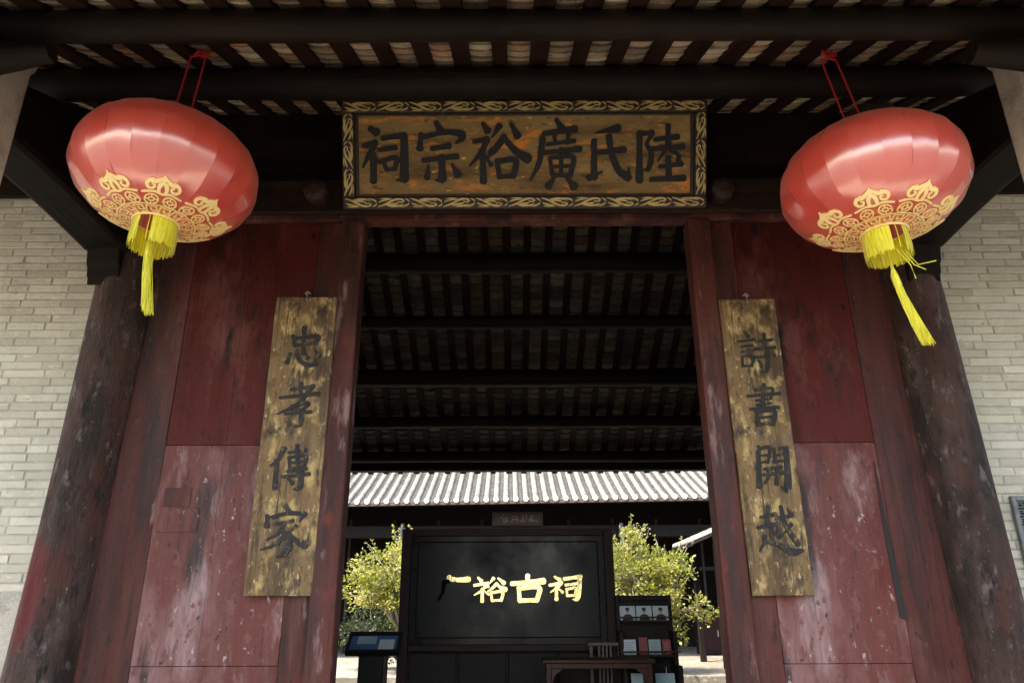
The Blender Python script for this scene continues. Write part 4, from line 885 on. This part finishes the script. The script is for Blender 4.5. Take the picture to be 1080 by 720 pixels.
# ------------------------------------------------------------------ trees
def leaf(mb, p, d, L, rnd, col):
    d = d.normalized(); s = d.cross(Vector((rnd.uniform(-1, 1), rnd.uniform(-1, 1), rnd.uniform(-1, 1)))).normalized(); up = d.cross(s)
    wv = L*.32
    mb.add([p, p+d*L*.45+s*wv+up*L*.06, p+d*L-up*L*.1, p+d*L*.45-s*wv+up*L*.06], [(0, 1, 2), (0, 2, 3)], col)
def tree(name, label, base, blobs, nclump, nleaf, seed, pal, LS=.066, trunk_r=.07, twigs=0):
    rnd = random.Random(seed); base = Vector(base)
    t = thing(name, label, 'tree', base)
    tk = MB(); cr = MB(); ctr = Vector(blobs[0][0])
    fork = base+(ctr-base)*.45
    tk.tube([base+Vector((0, 0, .005)), base+(fork-base)*.5+Vector((.03, .02, 0)), fork], [trunk_r, trunk_r*.8, trunk_r*.65], 9)
    limbs = []
    for c, r in blobs:
        c = Vector(c); 
        e = c+Vector((0, 0, r[2]*.1)); mid = (fork+e)/2+Vector((rnd.uniform(-.1, .1), rnd.uniform(-.1, .1), .08)); tk.tube([fork, mid, e], [trunk_r*.5, trunk_r*.35, trunk_r*.2], 7); limbs.append((mid, e))
    tot = sum(r[0]*r[1]*r[2] for c, r in blobs)
    for c, r in blobs:
        c = Vector(c); k = max(4, int(nclump*r[0]*r[1]*r[2]/tot))
        for _ in range(k):
            v = Vector((rnd.gauss(0, 1), rnd.gauss(0, 1), rnd.gauss(0, 1))).normalized(); q = rnd.random()**.38
            p = c+Vector((v.x*r[0], v.y*r[1], v.z*r[2]))*q*rnd.uniform(.85, 1.08)
            st = c+(p-c)*rnd.uniform(.0, .35)+Vector((0, 0, -.12)); md_ = (st+p)/2+Vector((rnd.uniform(-.05, .05), rnd.uniform(-.05, .05), rnd.uniform(-.02, .06)))
            tk.tube([st, md_, p], [.014, .010, .004], 5, caps=False)
            tone = rnd.choice(pal); cs = rnd.uniform(.06, .15)
            for i in range(nleaf):
                o = Vector((rnd.gauss(0, 1), rnd.gauss(0, 1), rnd.gauss(0, .8)))*cs*.62
                vv = rnd.uniform(.5, 1.3); d = (o.normalized()+v*.5+Vector((0, 0, .25+rnd.uniform(-.4, .4))))
                leaf(cr, p+o, d, LS*rnd.choice((.45, .6, .8, 1.0, 1.3))*rnd.uniform(.85, 1.1), rnd, tuple(x*vv for x in tone))
            if rnd.random() < twigs and q > .6:
                e = p+v*rnd.uniform(.10, .28)+Vector((rnd.uniform(-.08, .08), 0, rnd.uniform(.08, .26))); tk.tube([p, (p+e)/2+Vector((.02, 0, .02)), e], [.007, .006, .003], 4, caps=False)
                for i in range(rnd.randint(3, 14)):
                    qq = rnd.uniform(.3, 1.0); leaf(cr, p+(e-p)*qq, Vector((rnd.uniform(-1, 1), rnd.uniform(-1, 1), rnd.uniform(-.2, .9))), LS*rnd.uniform(.6, 1.1), rnd, tuple(x*rnd.uniform(.8, 1.3) for x in tone))
    tk.build('trunk', M['bark'], t, smooth=True); cr.build('crown', M['leaf'], t)
    return t
lime = [(.34, .35, .060), (.40, .39, .08), (.28, .30, .05), (.44, .42, .15), (.20, .23, .04)]
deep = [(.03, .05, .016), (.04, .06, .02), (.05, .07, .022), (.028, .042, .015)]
tree('courtyard_tree', 'bushy lime green sunlit tree left of the black screen', (-1.95, 14.1, .35),
     [((-2.15, 14.0, 1.95), (.80, .75, .62)), ((-1.75, 14.1, 1.35), (.62, .6, .55)), ((-2.62, 13.9, 1.75), (.45, .45, .38)), ((-1.75, 14.0, 2.35), (.42, .4, .42)), ((-2.7, 14.0, 2.25), (.28, .3, .24))], 200, 46, 31, lime, twigs=.6)
tree('courtyard_tree', 'bushy lime green sunlit tree right of the black screen, drooping to the right', (2.3, 14.1, .35),
     [((2.2, 14.0, 1.95), (.72, .75, .68)), ((2.15, 14.0, 2.55), (.36, .36, .34)), ((2.75, 14.0, 1.75), (.62, .55, .48)), ((2.85, 13.95, 2.2), (.36, .35, .30)), ((2.75, 13.9, 1.18), (.50, .45, .34)), ((3.30, 13.85, 1.42), (.30, .28, .25)), ((1.8, 14.05, 2.2), (.34, .34, .4))], 220, 46, 32, lime, twigs=.6)
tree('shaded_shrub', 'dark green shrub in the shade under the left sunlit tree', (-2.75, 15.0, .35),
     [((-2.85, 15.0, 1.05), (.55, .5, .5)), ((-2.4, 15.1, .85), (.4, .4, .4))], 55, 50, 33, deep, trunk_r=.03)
